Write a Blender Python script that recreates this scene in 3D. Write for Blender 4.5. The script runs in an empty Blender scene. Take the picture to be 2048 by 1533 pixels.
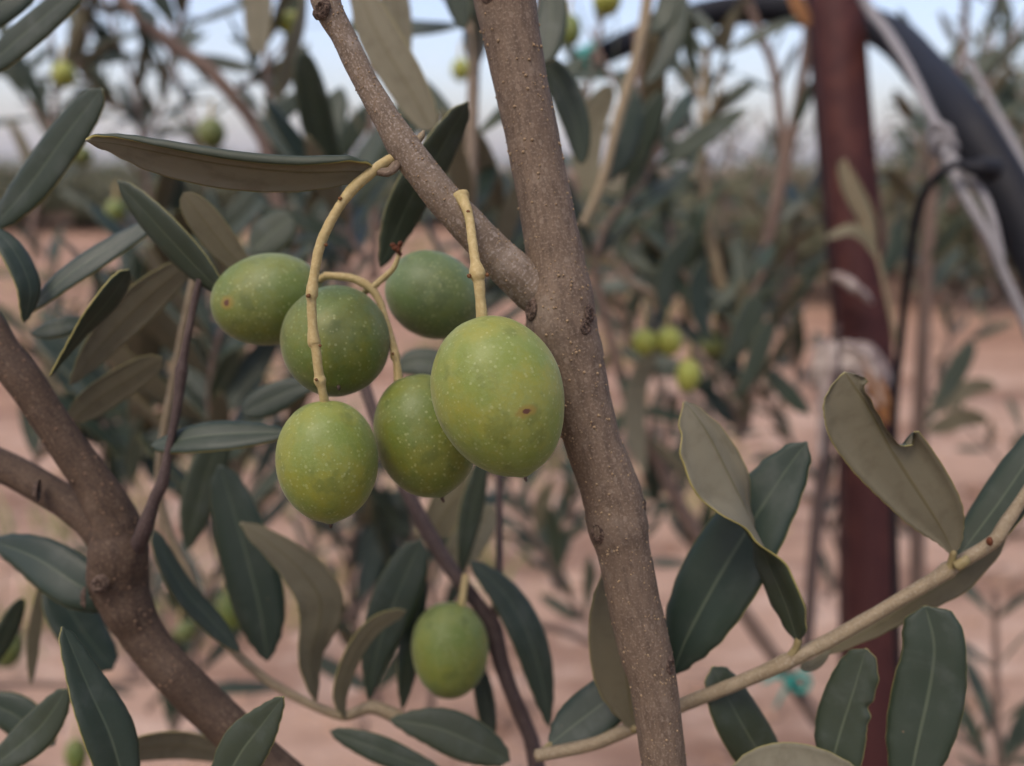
import bpy, bmesh, math, random
from mathutils import Vector, Matrix, noise, Quaternion
random.seed(7)
scene = bpy.context.scene
COL = scene.collection
PI = math.pi
# ------------------------------------------------------------------ camera
FPX = 1774.0
CAM_H = 1.2
PITCH = math.atan((766.5 - 338) / FPX)
cam_d = bpy.data.cameras.new('camera'); cam = bpy.data.objects.new('camera', cam_d); COL.objects.link(cam)
cam.location = (0, 0, CAM_H); cam.rotation_euler = (PI / 2 - PITCH, 0, 0)
cam_d.sensor_width = 36.0; cam_d.lens = FPX / 2048 * 36.0
cam_d.clip_start = 0.005; cam_d.clip_end = 20000
cam_d.dof.use_dof = True; cam_d.dof.focus_distance = 0.1185
APERTURE = 2.25e-3
cam_d.dof.aperture_fstop = cam_d.lens * 1e-3 / APERTURE
scene.camera = cam
CR = Matrix.Rotation(PI / 2 - PITCH, 3, 'X')
CO = Vector((0, 0, CAM_H))
def P(x, y, d):
    """the point seen at photo pixel (x, y), d metres along the view axis"""
    return CO + CR @ Vector(((x - 1024) / FPX * d, -(y - 766.5) / FPX * d, -d))
def PX(n, d): return n * d / FPX
def G(x, y):
    r = P(x, y, 1) - CO
    return CO + r * (CAM_H / -r.z)

# ------------------------------------------------------------------ node helpers
class NT:
    def __init__(s, name):
        s.m = bpy.data.materials.new(name); s.m.use_nodes = True
        s.t = s.m.node_tree; s.t.nodes.clear()
        s.out = s.t.nodes.new('ShaderNodeOutputMaterial')
    def n(s, kind, **kw):
        nd = s.t.nodes.new('ShaderNode' + kind)
        for k, v in kw.items():
            if hasattr(nd, k): setattr(nd, k, v)
            else: nd.inputs[k].default_value = v
        return nd
    def l(s, a, b): s.t.links.new(a, b)
    def val(s, sock, v):
        if isinstance(v, bpy.types.NodeSocket): s.l(v, sock)
        else: sock.default_value = v
    def math(s, op, a, b=0.0, clamp=False):
        nd = s.t.nodes.new('ShaderNodeMath'); nd.operation = op; nd.use_clamp = clamp
        s.val(nd.inputs[0], a); s.val(nd.inputs[1], b); return nd.outputs[0]
    def mix(s, f, a, b, mode='MIX'):
        nd = s.t.nodes.new('ShaderNodeMix'); nd.data_type = 'RGBA'; nd.blend_type = mode
        s.val(nd.inputs[0], f)
        for sock, v in ((nd.inputs[6], a), (nd.inputs[7], b)):
            if isinstance(v, tuple): v = (*v[:3], 1.0)
            s.val(sock, v)
        return nd.outputs[2]
    def noise(s, vec, scale, detail=4, rough=.55):
        nd = s.n('TexNoise'); nd.inputs['Scale'].default_value = scale
        nd.inputs['Detail'].default_value = detail; nd.inputs['Roughness'].default_value = rough
        if vec is not None: s.l(vec, nd.inputs['Vector'])
        return nd.outputs[0]
    def voro(s, vec, scale, rnd=1.0):
        nd = s.n('TexVoronoi'); nd.inputs['Scale'].default_value = scale
        nd.inputs['Randomness'].default_value = rnd
        s.l(vec, nd.inputs['Vector']); return nd
    def ramp(s, f, lo, hi):
        nd = s.n('MapRange'); nd.interpolation_type = 'SMOOTHSTEP'
        s.val(nd.inputs[0], f); nd.inputs[1].default_value = lo; nd.inputs[2].default_value = hi
        return nd.outputs[0]
    def coord(s, which='Object'):
        return s.n('TexCoord').outputs[which]
    def scalevec(s, vec, sc):
        nd = s.n('Mapping'); s.l(vec, nd.inputs[0]); nd.inputs['Scale'].default_value = sc
        return nd.outputs[0]
    def bump(s, h, strength, dist):
        nd = s.n('Bump'); s.l(h, nd.inputs['Height'])
        nd.inputs['Strength'].default_value = strength; nd.inputs['Distance'].default_value = dist
        return nd.outputs[0]
    def bsdf(s, color, rough=.6, spec=.5, bump=None, **kw):
        b = s.n('BsdfPrincipled')
        if isinstance(color, tuple): color = (*color[:3], 1)
        s.val(b.inputs['Base Color'], color); s.val(b.inputs['Roughness'], rough)
        b.inputs['Specular IOR Level'].default_value = spec
        if bump is not None: s.l(bump, b.inputs['Normal'])
        for k, v in kw.items(): s.val(b.inputs[k.replace('_', ' ')], v)
        s.l(b.outputs[0], s.out.inputs[0]); return b
    def rnd(s): return s.n('ObjectInfo').outputs['Random']

def bark(name, base, dark, pale, pale_amt=.5, rough=.75, spec=.25, sc=1.0):
    t = NT(name)
    uv = t.coord('UV')
    lon = t.scalevec(uv, (1, .3, 1))
    n1 = t.noise(lon, 900 * sc, 6, .6); n2 = t.noise(uv, 160 * sc, 5, .6); n3 = t.noise(uv, 2600 * sc, 3)
    col = t.mix(t.math('MULTIPLY', t.ramp(n1, .40, .70), .8), base, dark); col = t.mix(t.math('MULTIPLY', t.ramp(n3, .5, .66), .6), col, pale); col = t.mix(t.math('MULTIPLY', t.ramp(t.noise(lon, 3800 * sc, 3, .6), .5, .68), .5), col, dark)
    col = t.mix(t.math('MULTIPLY', t.ramp(n2, .52, .74), pale_amt), col, pale)
    col = t.mix(t.math('MULTIPLY', t.ramp(t.noise(uv, 45 * sc, 3), .4, .7), .35), col, dark)
    lv = t.voro(t.scalevec(uv, (1, .7, 1)), 520 * sc)
    spot = t.math('MULTIPLY', t.math('LESS_THAN', lv.outputs['Distance'], .16), .35)
    col = t.mix(spot, col, pale)
    h = t.math('ADD', t.math('MULTIPLY', n1, .8), t.math('MULTIPLY', n3, .5))
    h = t.math('ADD', h, spot)
    t.bsdf(col, rough, spec, t.bump(h, .6, .0002 / sc))
    return t.m

M = {}
M['bark'] = bark('grey_brown_bark', (.142, .102, .068), (.072, .050, .034), (.24, .19, .14), .6)
M['bark_light'] = bark('light_bark', (.185, .140, .096), (.105, .078, .053), (.38, .33, .275), .6)
M['bark_dark'] = bark('dark_bark', (.074, .048, .030), (.036, .023, .016), (.150, .108, .074), .5)
M['bark_tan'] = bark('tan_shoot', (.235, .185, .110), (.150, .112, .066), (.32, .275, .195), .4, .6)
M['bark_purple'] = bark('purple_brown_bark', (.072, .050, .043), (.040, .028, .025), (.13, .10, .09), .5)
M['bark_far'] = bark('far_bark', (.155, .105, .080), (.09, .062, .047), (.22, .17, .135), .5, sc=.3)

def leaf_mats():
    # upper side
    t = NT('leaf_upper'); uv = t.coord('UV'); sep = t.n('SeparateXYZ'); t.l(uv, sep.inputs[0])
    v = t.math('ABSOLUTE', t.math('SUBTRACT', sep.outputs[1], .5))
    mid = t.math('SUBTRACT', 1.0, t.ramp(v, .010, .034)); mid = t.math('MULTIPLY', mid, t.math('SUBTRACT', 1.0, t.math('MULTIPLY', sep.outputs[0], .55)))
    edge = t.ramp(v, .485, .5)
    r = t.rnd()
    suv = t.scalevec(uv, (4, 1, 1)); off = t.n('VectorMath', operation='ADD'); t.l(suv, off.inputs[0])
    cmb = t.n('CombineXYZ'); t.l(t.math('MULTIPLY', r, 40.0), cmb.inputs[2]); t.l(cmb.outputs[0], off.inputs[1])
    nv = off.outputs[0]
    nz = t.noise(nv, 2.2, 5, .6); fine = t.noise(nv, 90, 2, .5)
    c = t.mix(r, (.014, .028, .016), (.026, .036, .017))
    c = t.mix(t.math('MULTIPLY', t.ramp(nz, .4, .75), .5), c, (.033, .045, .031))
    c = t.mix(t.math('MULTIPLY', t.ramp(fine, .5, .8), .28), c, (.052, .068, .050))
    c = t.mix(t.math('MULTIPLY', mid, .45), c, (.12, .145, .085))
    c = t.mix(t.math('MULTIPLY', edge, .6), c, (.26, .25, .07))
    bl = t.voro(nv, 3.2); bk = t.n('SeparateColor'); t.l(bl.outputs['Color'], bk.inputs[0])
    spot = t.math('MULTIPLY', t.math('GREATER_THAN', bk.outputs[0], .80), t.math('SUBTRACT', 1.0, t.ramp(t.math('ADD', bl.outputs['Distance'], t.math('MULTIPLY', t.noise(nv, 14, 3), .10)), .085, .125)))
    c = t.mix(t.math('MULTIPLY', spot, .8), c, (.15, .10, .055))
    dusty = t.ramp(t.noise(nv, 1.1, 4, .6), .50, .75)
    c = t.mix(t.math('MULTIPLY', dusty, .45), c, (.060, .072, .058))
    h = t.math('ADD', t.math('MULTIPLY', fine, .5), t.math('MULTIPLY', t.math('SUBTRACT', 1.0, t.ramp(v, .01, .06)), -.5))
    t.bsdf(c, t.math('ADD', t.math('ADD', .36, t.math('MULTIPLY', nz, .18)), t.math('MULTIPLY', r, .14)), .40, t.bump(h, .25, .0002))
    up = t.m
    t = NT('leaf_under'); uv = t.coord('UV'); sep = t.n('SeparateXYZ'); t.l(uv, sep.inputs[0])
    v = t.math('ABSOLUTE', t.math('SUBTRACT', sep.outputs[1], .5))
    mid = t.math('SUBTRACT', 1.0, t.ramp(v, .012, .03))
    edge = t.ramp(v, .48, .5)
    r = t.rnd()
    suv = t.scalevec(uv, (4, 1, 1)); off = t.n('VectorMath', operation='ADD'); t.l(suv, off.inputs[0])
    cmb = t.n('CombineXYZ'); t.l(t.math('MULTIPLY', r, 40.0), cmb.inputs[2]); t.l(cmb.outputs[0], off.inputs[1])
    nv = off.outputs[0]
    nz = t.noise(nv, 3, 5, .6); fine = t.noise(nv, 120, 2, .6)
    c = t.mix(r, (.108, .094, .054), (.155, .145, .098))
    c = t.mix(t.math('MULTIPLY', t.ramp(nz, .45, .75), .45), c, (.075, .064, .037))
    c = t.mix(t.math('MULTIPLY', t.ramp(fine, .5, .75), .4), c, (.165, .142, .10))
    c = t.mix(t.math('MULTIPLY', mid, .6), c, (.085, .072, .026))
    c = t.mix(t.math('MULTIPLY', edge, .75), c, (.27, .24, .05))
    t.bsdf(c, .65, .25, t.bump(t.math('ADD', fine, t.math('MULTIPLY', mid, 1.5)), .3, .0002))
    un = t.m
    t = NT('leaf_margin')
    t.bsdf(t.mix(t.noise(t.coord('UV'), 20), (.20, .19, .055), (.36, .30, .09)), .5, .4)
    return [up, un, t.m]
LM = leaf_mats()
t = NT('petiole_skin'); t.bsdf(t.mix(t.noise(t.coord('Object'), 900), (.24, .20, .085), (.18, .14, .065)), .55, .35); M['petiole'] = t.m
t = NT('petiole_brown'); t.bsdf(t.mix(t.noise(t.coord('Object'), 900), (.17, .128, .082), (.11, .08, .052)), .6, .3); M['petiole_brown'] = t.m
t = NT('stalk_skin')
_o = t.coord('Object'); _n = t.noise(_o, 1800, 4, .6); _n2 = t.noise(_o, 250, 3)
_c = t.mix(t.ramp(_n, .4, .7), (.36, .275, .115), (.43, .345, .165)); _c = t.mix(t.math('MULTIPLY', t.ramp(_n2, .5, .75), .45), _c, (.25, .215, .075))
t.bsdf(_c, .6, .3, t.bump(_n, .4, .00012)); M['stalk'] = t.m
t = NT('stalk_scar'); t.bsdf(t.mix(t.noise(t.coord('Object'), 2500), (.17, .078, .03), (.09, .042, .018)), .75, .2); M['scar'] = t.m
t = NT('dried_bud_skin'); t.bsdf(t.mix(t.noise(t.coord('Object'), 1500), (.14, .048, .02), (.06, .022, .012)), .8, .2); M['dried'] = t.m
t = NT('lenticel_cork'); t.bsdf(t.mix(t.noise(t.coord('Object'), 3000), (.31, .225, .13), (.20, .14, .082)), .8, .2); M['lenticel'] = t.m
t = NT('scar_bark'); _n = t.noise(t.coord('Object'), 2200, 6, .7)
t.bsdf(t.mix(t.ramp(_n, .4, .65), (.045, .030, .022), (.17, .12, .088)), .85, .2, t.bump(_n, .9, .0005)); M['knot'] = t.m

def fruit_mat(name, a, b, bloom, bloom_amt, spot=None, spot_r=(.0009, .0006)):
    t = NT(name); o = t.coord('Object')
    n1 = t.noise(o, 130, 5, .6); n2 = t.noise(o, 420, 4, .6); n3 = t.noise(o, 2500, 3, .6)
    c = t.mix(t.ramp(n1, .40, .60), a, b)
    c = t.mix(t.math('MULTIPLY', t.ramp(n2, .45, .75), .35), c, tuple(x * .72 for x in a))
    c = t.mix(t.math('MULTIPLY', t.ramp(t.noise(o, 85, 6, .65), .38, .7), bloom_amt), c, bloom)
    c = t.mix(t.math('MULTIPLY', t.ramp(n3, .48, .7), .34), c, bloom); c = t.mix(t.math('MULTIPLY', t.ramp(t.noise(o, 900, 3, .6), .52, .7), .3), c, bloom); c = t.mix(t.math('MULTIPLY', t.ramp(t.noise(o, 210, 3, .6), .54, .68), .5), c, tuple(x * .62 for x in a))
    v1 = t.voro(o, 820); keep = t.n('SeparateColor'); t.l(v1.outputs['Color'], keep.inputs[0])
    rad = t.math('MULTIPLY', keep.outputs[0], .22)
    d1 = t.math('MULTIPLY', t.math('SUBTRACT', rad, v1.outputs['Distance']), 11.0, True)
    v2 = t.voro(o, 1500); keep2 = t.n('SeparateColor'); t.l(v2.outputs['Color'], keep2.inputs[0])
    d2 = t.math('MULTIPLY', t.math('SUBTRACT', t.math('MULTIPLY', keep2.outputs[1], .40), v2.outputs['Distance']), 10.0, True)
    dots = t.math('MAXIMUM', t.math('MULTIPLY', d1, .85), t.math('MULTIPLY', d2, .6))
    c = t.mix(t.math('MULTIPLY', dots, .42), c, (.42, .46, .22))
    if spot is not None:
        sub = t.n('VectorMath', operation='SUBTRACT'); t.l(o, sub.inputs[0]); sub.inputs[1].default_value = spot
        mp = t.scalevec(sub.outputs[0], (1 / spot_r[0], 1 / spot_r[0], 1 / spot_r[1]))
        ln = t.n('VectorMath', operation='LENGTH'); t.l(mp, ln.inputs[0])
        dd = t.math('ADD', ln.outputs['Value'], t.math('MULTIPLY', t.math('SUBTRACT', t.noise(o, 1500, 3), .5), 1.3))
        c = t.mix(t.math('SUBTRACT', 1.0, t.ramp(dd, .8, 2.4)), c, (.23, .17, .03))
        c = t.mix(t.math('SUBTRACT', 1.0, t.ramp(dd, .55, 1.0)), c, (.085, .032, .016))
    h = t.math('ADD', t.math('MULTIPLY', n2, 1.0), t.math('MULTIPLY', n3, .25))
    h = t.math('ADD', h, t.math('MULTIPLY', dots, .12))
    rr = t.math('ADD', .38, t.math('MULTIPLY', n2, .26))
    t.bsdf(c, rr, .45, t.bump(h, .32, .0004), Subsurface_Weight=.12, Subsurface_Scale=.004, Sheen_Weight=.12, Sheen_Roughness=.4)
    t.m.node_tree.nodes['Principled BSDF'].inputs['Subsurface Radius'].default_value = (.8, 1.0, .25)
    return t.m

# ------------------------------------------------------------------ object helpers
def mesh_obj(name, bm, mats, parent=None, base=None, smooth=True):
    me = bpy.data.meshes.new(name)
    if base is not None: bmesh.ops.translate(bm, verts=bm.verts, vec=-base)
    bm.to_mesh(me); bm.free()
    for m in (mats if isinstance(mats, (list, tuple)) else [mats]): me.materials.append(m)
    if smooth: me.polygons.foreach_set('use_smooth', [True] * len(me.polygons))
    o = bpy.data.objects.new(name, me); COL.objects.link(o)
    if parent: o.parent = parent
    return o
def tag(o, label, cat, group=None, kind=None):
    if label: o['label'] = label
    if cat: o['category'] = cat
    if group: o['group'] = group
    if kind: o['kind'] = kind
    return o
def thing(name, loc, label, cat, group=None):
    o = bpy.data.objects.new(name, None); COL.objects.link(o); o.location = loc
    o.empty_display_size = .01
    return tag(o, label, cat, group)

def crom(pts, vals, n):
    """Catmull-Rom resampling of 3-D points and a list of values"""
    out, ov = [], []
    m = len(pts)
    for k in range(n + 1):
        u = k / n * (m - 1); i = min(int(u), m - 2); f = u - i
        p0, p1, p2, p3 = pts[max(i - 1, 0)], pts[i], pts[i + 1], pts[min(i + 2, m - 1)]
        f2, f3 = f * f, f * f * f
        out.append(.5 * ((2 * p1) + (p2 - p0) * f + (2 * p0 - 5 * p1 + 4 * p2 - p3) * f2 + (3 * p1 - p0 - 3 * p2 + p3) * f3))
        if vals:
            s = f * f * (3 - 2 * f)
            ov.append(vals[i] * (1 - s) + vals[i + 1] * s)
    return out, ov
def interp(lst, u):
    if not isinstance(lst, (list, tuple)): return lst
    x = u * (len(lst) - 1); i = min(int(x), len(lst) - 2); f = x - i
    s = f * f * (3 - 2 * f)
    return lst[i] * (1 - s) + lst[i + 1] * s

def tube(bm, pts, rad, n=40, seg=14, amp=.0, freq=400., cap=True, mat=0, flat=None, resample=True):
    """a bent tapering tube with uneven surface; UV in metres. rad: list of radii"""
    uvl = bm.loops.layers.uv.verify()
    if resample: pts, rad = crom(pts, rad, n)
    m = len(pts)
    view = (pts[m // 2] - CO).normalized()
    tg = (pts[1] - pts[0]).normalized()
    a = (view - tg * view.dot(tg))
    a = a.normalized() if a.length > 1e-6 else tg.orthogonal().normalized()
    rings = []; L = 0; ls = []
    for i in range(m):
        t_ = (pts[min(i + 1, m - 1)] - pts[max(i - 1, 0)]).normalized()
        a = (a - t_ * a.dot(t_)).normalized(); b = t_.cross(a)
        if i: L += (pts[i] - pts[i - 1]).length
        ls.append(L); ring = []
        for k in range(seg):
            th = 2 * PI * k / seg
            dirv = a * math.cos(th) + b * math.sin(th) * (flat or 1)
            r = rad[i]
            if amp: r *= 1 + amp * noise.noise((pts[i] + dirv * r) * freq) + amp * .5 * noise.noise((pts[i] + dirv * r) * freq * 3)
            ring.append(bm.verts.new(pts[i] + dirv * r))
        rings.append(ring)
    circ = 2 * PI * (sum(rad) / len(rad))
    for i in range(m - 1):
        for k in range(seg):
            k2 = (k + 1) % seg
            f = bm.faces.new((rings[i][k], rings[i][k2], rings[i + 1][k2], rings[i + 1][k])); f.material_index = mat
            us = (k / seg, (k + 1) / seg, (k + 1) / seg, k / seg)
            for lp, u, v in zip(f.loops, us, (ls[i], ls[i], ls[i + 1], ls[i + 1])): lp[uvl].uv = (u * circ, v)
    if cap:
        for ring, s in ((rings[0], -1), (rings[-1], 1)):
            c = bm.verts.new(sum((v.co for v in ring), Vector()) / seg + (pts[1] - pts[0] if s < 0 else pts[-1] - pts[-2]).normalized() * s * rad[0 if s < 0 else -1] * .35)
            for k in range(seg):
                k2 = (k + 1) % seg
                f = bm.faces.new((c, ring[k2], ring[k]) if s < 0 else (c, ring[k], ring[k2])); f.material_index = mat
    return pts, rad
def pxtube(spec, dflt=None):
    """[(x, y, d, width px)] -> points, radii"""
    return [P(x, y, d) for x, y, d, w in spec], [PX(w, d) / 2 for x, y, d, w in spec]

def blob(bm, c, r, axis=Vector((0, 0, 1)), stretch=1., amp=.0, freq=900., seg=8, mat=0):
    q = Vector((0, 0, 1)).rotation_difference(axis)
    rings = seg // 2 + 1; vs = []
    for i in range(rings + 1):
        ph = PI * i / rings
        n_ = 1 if i in (0, rings) else seg
        row = []
        for k in range(n_):
            th = 2 * PI * k / seg
            p = Vector((math.sin(ph) * math.cos(th), math.sin(ph) * math.sin(th), math.cos(ph) * stretch)) * r
            p = q @ p
            if amp: p = p * (1 + amp * noise.noise((c + p) * freq))
            row.append(bm.verts.new(c + p))
        vs.append(row)
    for i in range(rings):
        A, B = vs[i], vs[i + 1]
        for k in range(seg):
            k2 = (k + 1) % seg
            if len(A) == 1: f = bm.faces.new((A[0], B[k], B[k2]))
            elif len(B) == 1: f = bm.faces.new((A[k], B[0], A[k2]))
            else: f = bm.faces.new((A[k], B[k], B[k2], A[k2]))
            f.material_index = mat

# ------------------------------------------------------------------ leaves
LANCE = [.05, .30, .58, .78, .91, .98, 1.0, .97, .88, .72, .47, .04]
OVAL = [.06, .36, .66, .86, .96, 1.0, 1.0, .98, .92, .80, .58, .06]
OBOV = [.05, .18, .36, .55, .72, .86, .96, 1.0, .98, .88, .64, .06]
def leaf_mesh(frames, th, cross=6, curl=(.12, .12), fold=.1, seed=0, wave=.03, roll=None, skew=None):
    """frames: (point, width dir, up dir, half-width left, half-width right)"""
    bm = bmesh.new(); uvl = bm.loops.layers.uv.verify()
    nr = len(frames); nc = 2 * cross + 1
    rng = random.Random(seed); ph = rng.uniform(0, 10)
    top, bot = [], []
    for i, (p, W, U, wl, wr) in enumerate(frames):
        u = i / (nr - 1); rt, rb = [], []
        wm = max(wl, wr)
        for j in range(nc):
            v = (j - cross) / cross
            w = wl if v > 0 else wr
            cu = curl[0] if v > 0 else curl[1]
            off = fold * abs(v) * wm - cu * wm * max(0, abs(v) - .55) ** 2 / .2
            off += wave * wm * math.sin(u * 9 + ph + (2 if v > 0 else 0)) * v * v
            if v == 0: off -= .012 * wm
            side = v * w * (1 - .35 * cu * max(0, abs(v) - .55) / .45)
            NU = U
            if roll and v < 0:
                ang, st = roll; ang *= math.sin(PI * min(1, max(0, u * 1.02 - .01))) ** .4
                ss = oo = 0.0; K = 40; fi = 0
                for kk in range(K):
                    vv = abs(v) * (kk + .5) / K; x = max(0, (vv - st) / (1 - st)); fi = ang * x
                    ss += math.cos(fi) * abs(v) / K * w; oo += math.sin(fi) * abs(v) / K * w
                side = -ss; off = -oo; NU = U * math.cos(fi) - W * math.sin(fi)
            q = p + W * side + U * off
            if skew and v < 0:
                q = q + (frames[min(i + 1, nr - 1)][0] - frames[max(i - 1, 0)][0]).normalized() * skew(u) * abs(v) ** 1.5
            e = th * (1 - .5 * abs(v) ** 4)
            rt.append(bm.verts.new(q + NU * e * .5)); rb.append(bm.verts.new(q - NU * e * .5))
        top.append(rt); bot.append(rb)
    def face(vs, uvs, mi):
        f = bm.faces.new(vs); f.material_index = mi
        for lp, uv in zip(f.loops, uvs): lp[uvl].uv = uv
    for i in range(nr - 1):
        u0, u1 = i / (nr - 1), (i + 1) / (nr - 1)
        for j in range(nc - 1):
            v0, v1 = j / (nc - 1), (j + 1) / (nc - 1)
            uv = ((u0, v0), (u1, v0), (u1, v1), (u0, v1))
            face((top[i][j], top[i + 1][j], top[i + 1][j + 1], top[i][j + 1]), uv, 0)
            face((bot[i][j + 1], bot[i + 1][j + 1], bot[i + 1][j], bot[i][j]), (uv[3], uv[2], uv[1], uv[0]), 1)
        for j, s in ((0, 1), (nc - 1, -1)):
            vs = (top[i][j], bot[i][j], bot[i + 1][j], top[i + 1][j])
            face(vs if s > 0 else vs[::-1], ((u0, .5),) * 4, 2)
    for i in (0, nr - 1):
        for j in range(nc - 1):
            vs = (top[i][j], top[i][j + 1], bot[i][j + 1], bot[i][j])
            face(vs if i == 0 else vs[::-1], ((.5, .5),) * 4, 2)
    bmesh.ops.recalc_face_normals(bm, faces=bm.faces)
    return bm

def leaf(root, pts, w, side='top', d=.15, tilt=0., prof=LANCE, curl=.12, fold=.04, wl=None, wr=None, pet=None,
         petw=14, th=.00042, n=36, wave=.02, pm=None, cl=None, cr=None, name='leaf', roll=None, cross=6, skew=None):
    """a leaf given by its midrib in photo pixels from base to tip; w half width in px.  left = left of travel as the camera sees it"""
    P3 = [P(p[0], p[1], p[2] if len(p) > 2 else d) for p in pts]
    ds = [p[2] if len(p) > 2 else d for p in pts]
    sp, dd = crom(P3, ds, n)
    frames = []
    for i in range(n + 1):
        u = i / n
        T = (sp[min(i + 1, n)] - sp[max(i - 1, 0)]).normalized()
        V = (sp[i] - CO).normalized()
        W0 = T.cross(V).normalized(); N0 = W0.cross(T).normalized()
        if N0.dot(V) > 0: N0 = -N0
        tau = math.radians(interp(tilt, u))
        W = W0 * math.cos(tau) + N0 * math.sin(tau); N = N0 * math.cos(tau) - W0 * math.sin(tau)
        U = N if side == 'top' else -N
        hw = PX(w, dd[i]) * interp(prof, u)
        a = PX(interp(wl, u), dd[i]) if wl else hw
        b = PX(interp(wr, u), dd[i]) if wr else hw
        frames.append((sp[i], W, U, a, b))
    o = mesh_obj(name, leaf_mesh(frames, th, cross, (cl if cl is not None else curl, cr if cr is not None else curl), fold, len(pts) * 31 + int(pts[0][0]), wave, roll, skew), LM, root, root.location)
    if pet:
        b = frames[0][0]; tdir = (sp[1] - sp[0]).normalized()
        q = [P(x, y, (z[0] if z else ds[0])) for x, y, *z in pet][::-1]
        line = [b + tdir * PX(petw, ds[0]) * .6, b] + q
        line = line[::-1]
        bm = bmesh.new(); r = PX(petw, ds[0]) / 2
        tube(bm, line, [r * 1.25] + [r] * (len(line) - 2) + [r * .55], 14, 8, .06, 900)
        mesh_obj('petiole', bm, M[pm or 'petiole'], o, root.location)
    return o

# library of shared leaf meshes for the blurred branches behind
LIB = []
for k in range(7):
    rng = random.Random(100 + k); fr = []
    nn = 12; bend = rng.uniform(-.22, .16); side = rng.uniform(-.12, .12); hw = rng.uniform(.085, .125)
    pr = rng.choice([LANCE, LANCE, OVAL, OBOV])
    for i in range(nn + 1):
        u = i / nn
        p = Vector((u, side * u * u, bend * u * u)); T = Vector((1, 2 * side * u, 2 * bend * u)).normalized()
        U = Vector((0, 0, 1)); W = U.cross(T).normalized(); U = T.cross(W).normalized()
        w_ = hw * interp(pr, u); fr.append((p, W, U, w_, w_))
    bm = leaf_mesh(fr, .006, 3, (rng.uniform(0, .3),) * 2, rng.uniform(.05, .3), k, .05)
    me = bpy.data.meshes.new('leaf'); 
    bm.to_mesh(me); bm.free()
    for m in LM: me.materials.append(m)
    me.polygons.foreach_set('use_smooth', [True] * len(me.polygons)); LIB.append(me)
def lib_leaf(root, pos, dirv, up, L, rng):
    X = dirv.normalized(); Z = (up - X * up.dot(X)).normalized(); Y = Z.cross(X)
    o = bpy.data.objects.new('leaf', rng.choice(LIB)); COL.objects.link(o); o.parent = root
    mt = Matrix((X, Y, Z)).transposed().to_4x4()
    o.matrix_local = Matrix.Translation(pos - root.location) @ mt @ Matrix.Scale(L, 4)
    return o
def dress(root, pts, n, L, rng, t0=.05, t1=1.0, out=(28, 62), upmix=.5, face=.55):
    """pairs of opposite leaves along a shoot"""
    m = len(pts) - 1; k = 0; pairs = max(1, n // 2); ang = rng.uniform(0, 6)
    for q in range(pairs):
        u = t0 + (t1 - t0) * (q + rng.uniform(.2, .8)) / pairs
        i = min(int(u * m), m - 1); p = pts[i].lerp(pts[i + 1], u * m - i)
        T = (pts[i + 1] - pts[i]).normalized()
        a = T.orthogonal().normalized(); b = T.cross(a); ang += PI / 2 + rng.uniform(-.3, .3)
        for s in (0, PI):
            fc = .9 if rng.random() < face else 0
            r = a * math.cos(ang + s) + b * math.sin(ang + s)
            al = math.radians(rng.uniform(*out)); d = T * math.cos(al) + r * math.sin(al)
            d.z -= rng.uniform(-.15, .25)
            up = T * (1 - upmix) + Vector((0, 0, 1)) * upmix + Vector((rng.gauss(0, .3), rng.gauss(0, .3), rng.gauss(0, .3))) + (CO - p).normalized() * fc
            lib_leaf(root, p, d, up, L * rng.uniform(.7, 1.15), rng)

def bg_branch(label, spec, n, L=.05, seed=1, mat='bark_far', group=None, twigs=(), t0=.05, t1=1., name='olive_branch', out=(28, 62), upmix=.5, amp=.08):
    """a leafy branch behind: spec [(x, y, d, width px)]; n leaves; twigs: [(spec, n leaves)]"""
    rng = random.Random(seed)
    pts, rad = pxtube(spec)
    root = thing(name, pts[0], label, 'branch', group)
    bm = bmesh.new(); sp, _ = tube(bm, pts, rad, 8 * len(pts), 9, amp, 120)
    mesh_obj('stem', bm, M[mat], root, root.location)
    if n: dress(root, sp, n, L, rng, t0, t1, out, upmix)
    for tw, k in twigs:
        tp, tr = pxtube(tw); bm = bmesh.new(); s2, _ = tube(bm, tp, tr, 6 * len(tp), 7, amp, 120)
        mesh_obj('twig', bm, M[mat], root, root.location)
        if k: dress(root, s2, k, L, rng, .1, 1., out, upmix)
    return root

# ------------------------------------------------------------------ bud scars on bark
def knot(root, p, nrm, r, name='bud_scar', h=.5, along=None):
    """a lumpy raised ring of bark round a dark hollow"""
    bm = bmesh.new(); nrm = nrm.normalized()
    a = (along - nrm * along.dot(nrm)).normalized() if along else nrm.orthogonal().normalized(); b = nrm.cross(a)
    prof = [(1.45, -.25), (1.2, .12), (1.0, .42), (.82, .6), (.66, .5), (.52, .12), (.36, .02), (.2, .22), (.0, .3)]
    seg = 18; rows = []
    for (q, z) in prof:
        row = []
        for k in range(1 if q == 0 else seg):
            th = 2 * PI * k / seg
            d = a * math.cos(th) * q * 1.15 + b * math.sin(th) * q * .9
            j = noise.noise((p + d * r) * 2600) * .35 * (1 if q < 1.3 else .2)
            row.append(bm.verts.new(p + d * r * (1 + j * .6) + nrm * r * (z * h * 1.2 + j * .45 * h)))
        rows.append(row)
    for A, B in zip(rows, rows[1:]):
        for k in range(seg):
            k2 = (k + 1) % seg
            f = bm.faces.new((A[k], A[k2], B[k2], B[k]) if len(B) > 1 else (A[k], A[k2], B[0]))
    bmesh.ops.recalc_face_normals(bm, faces=bm.faces)
    for f in bm.faces: f.material_index = 0
    return mesh_obj(name, bm, M['knot'], root, root.location)
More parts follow.
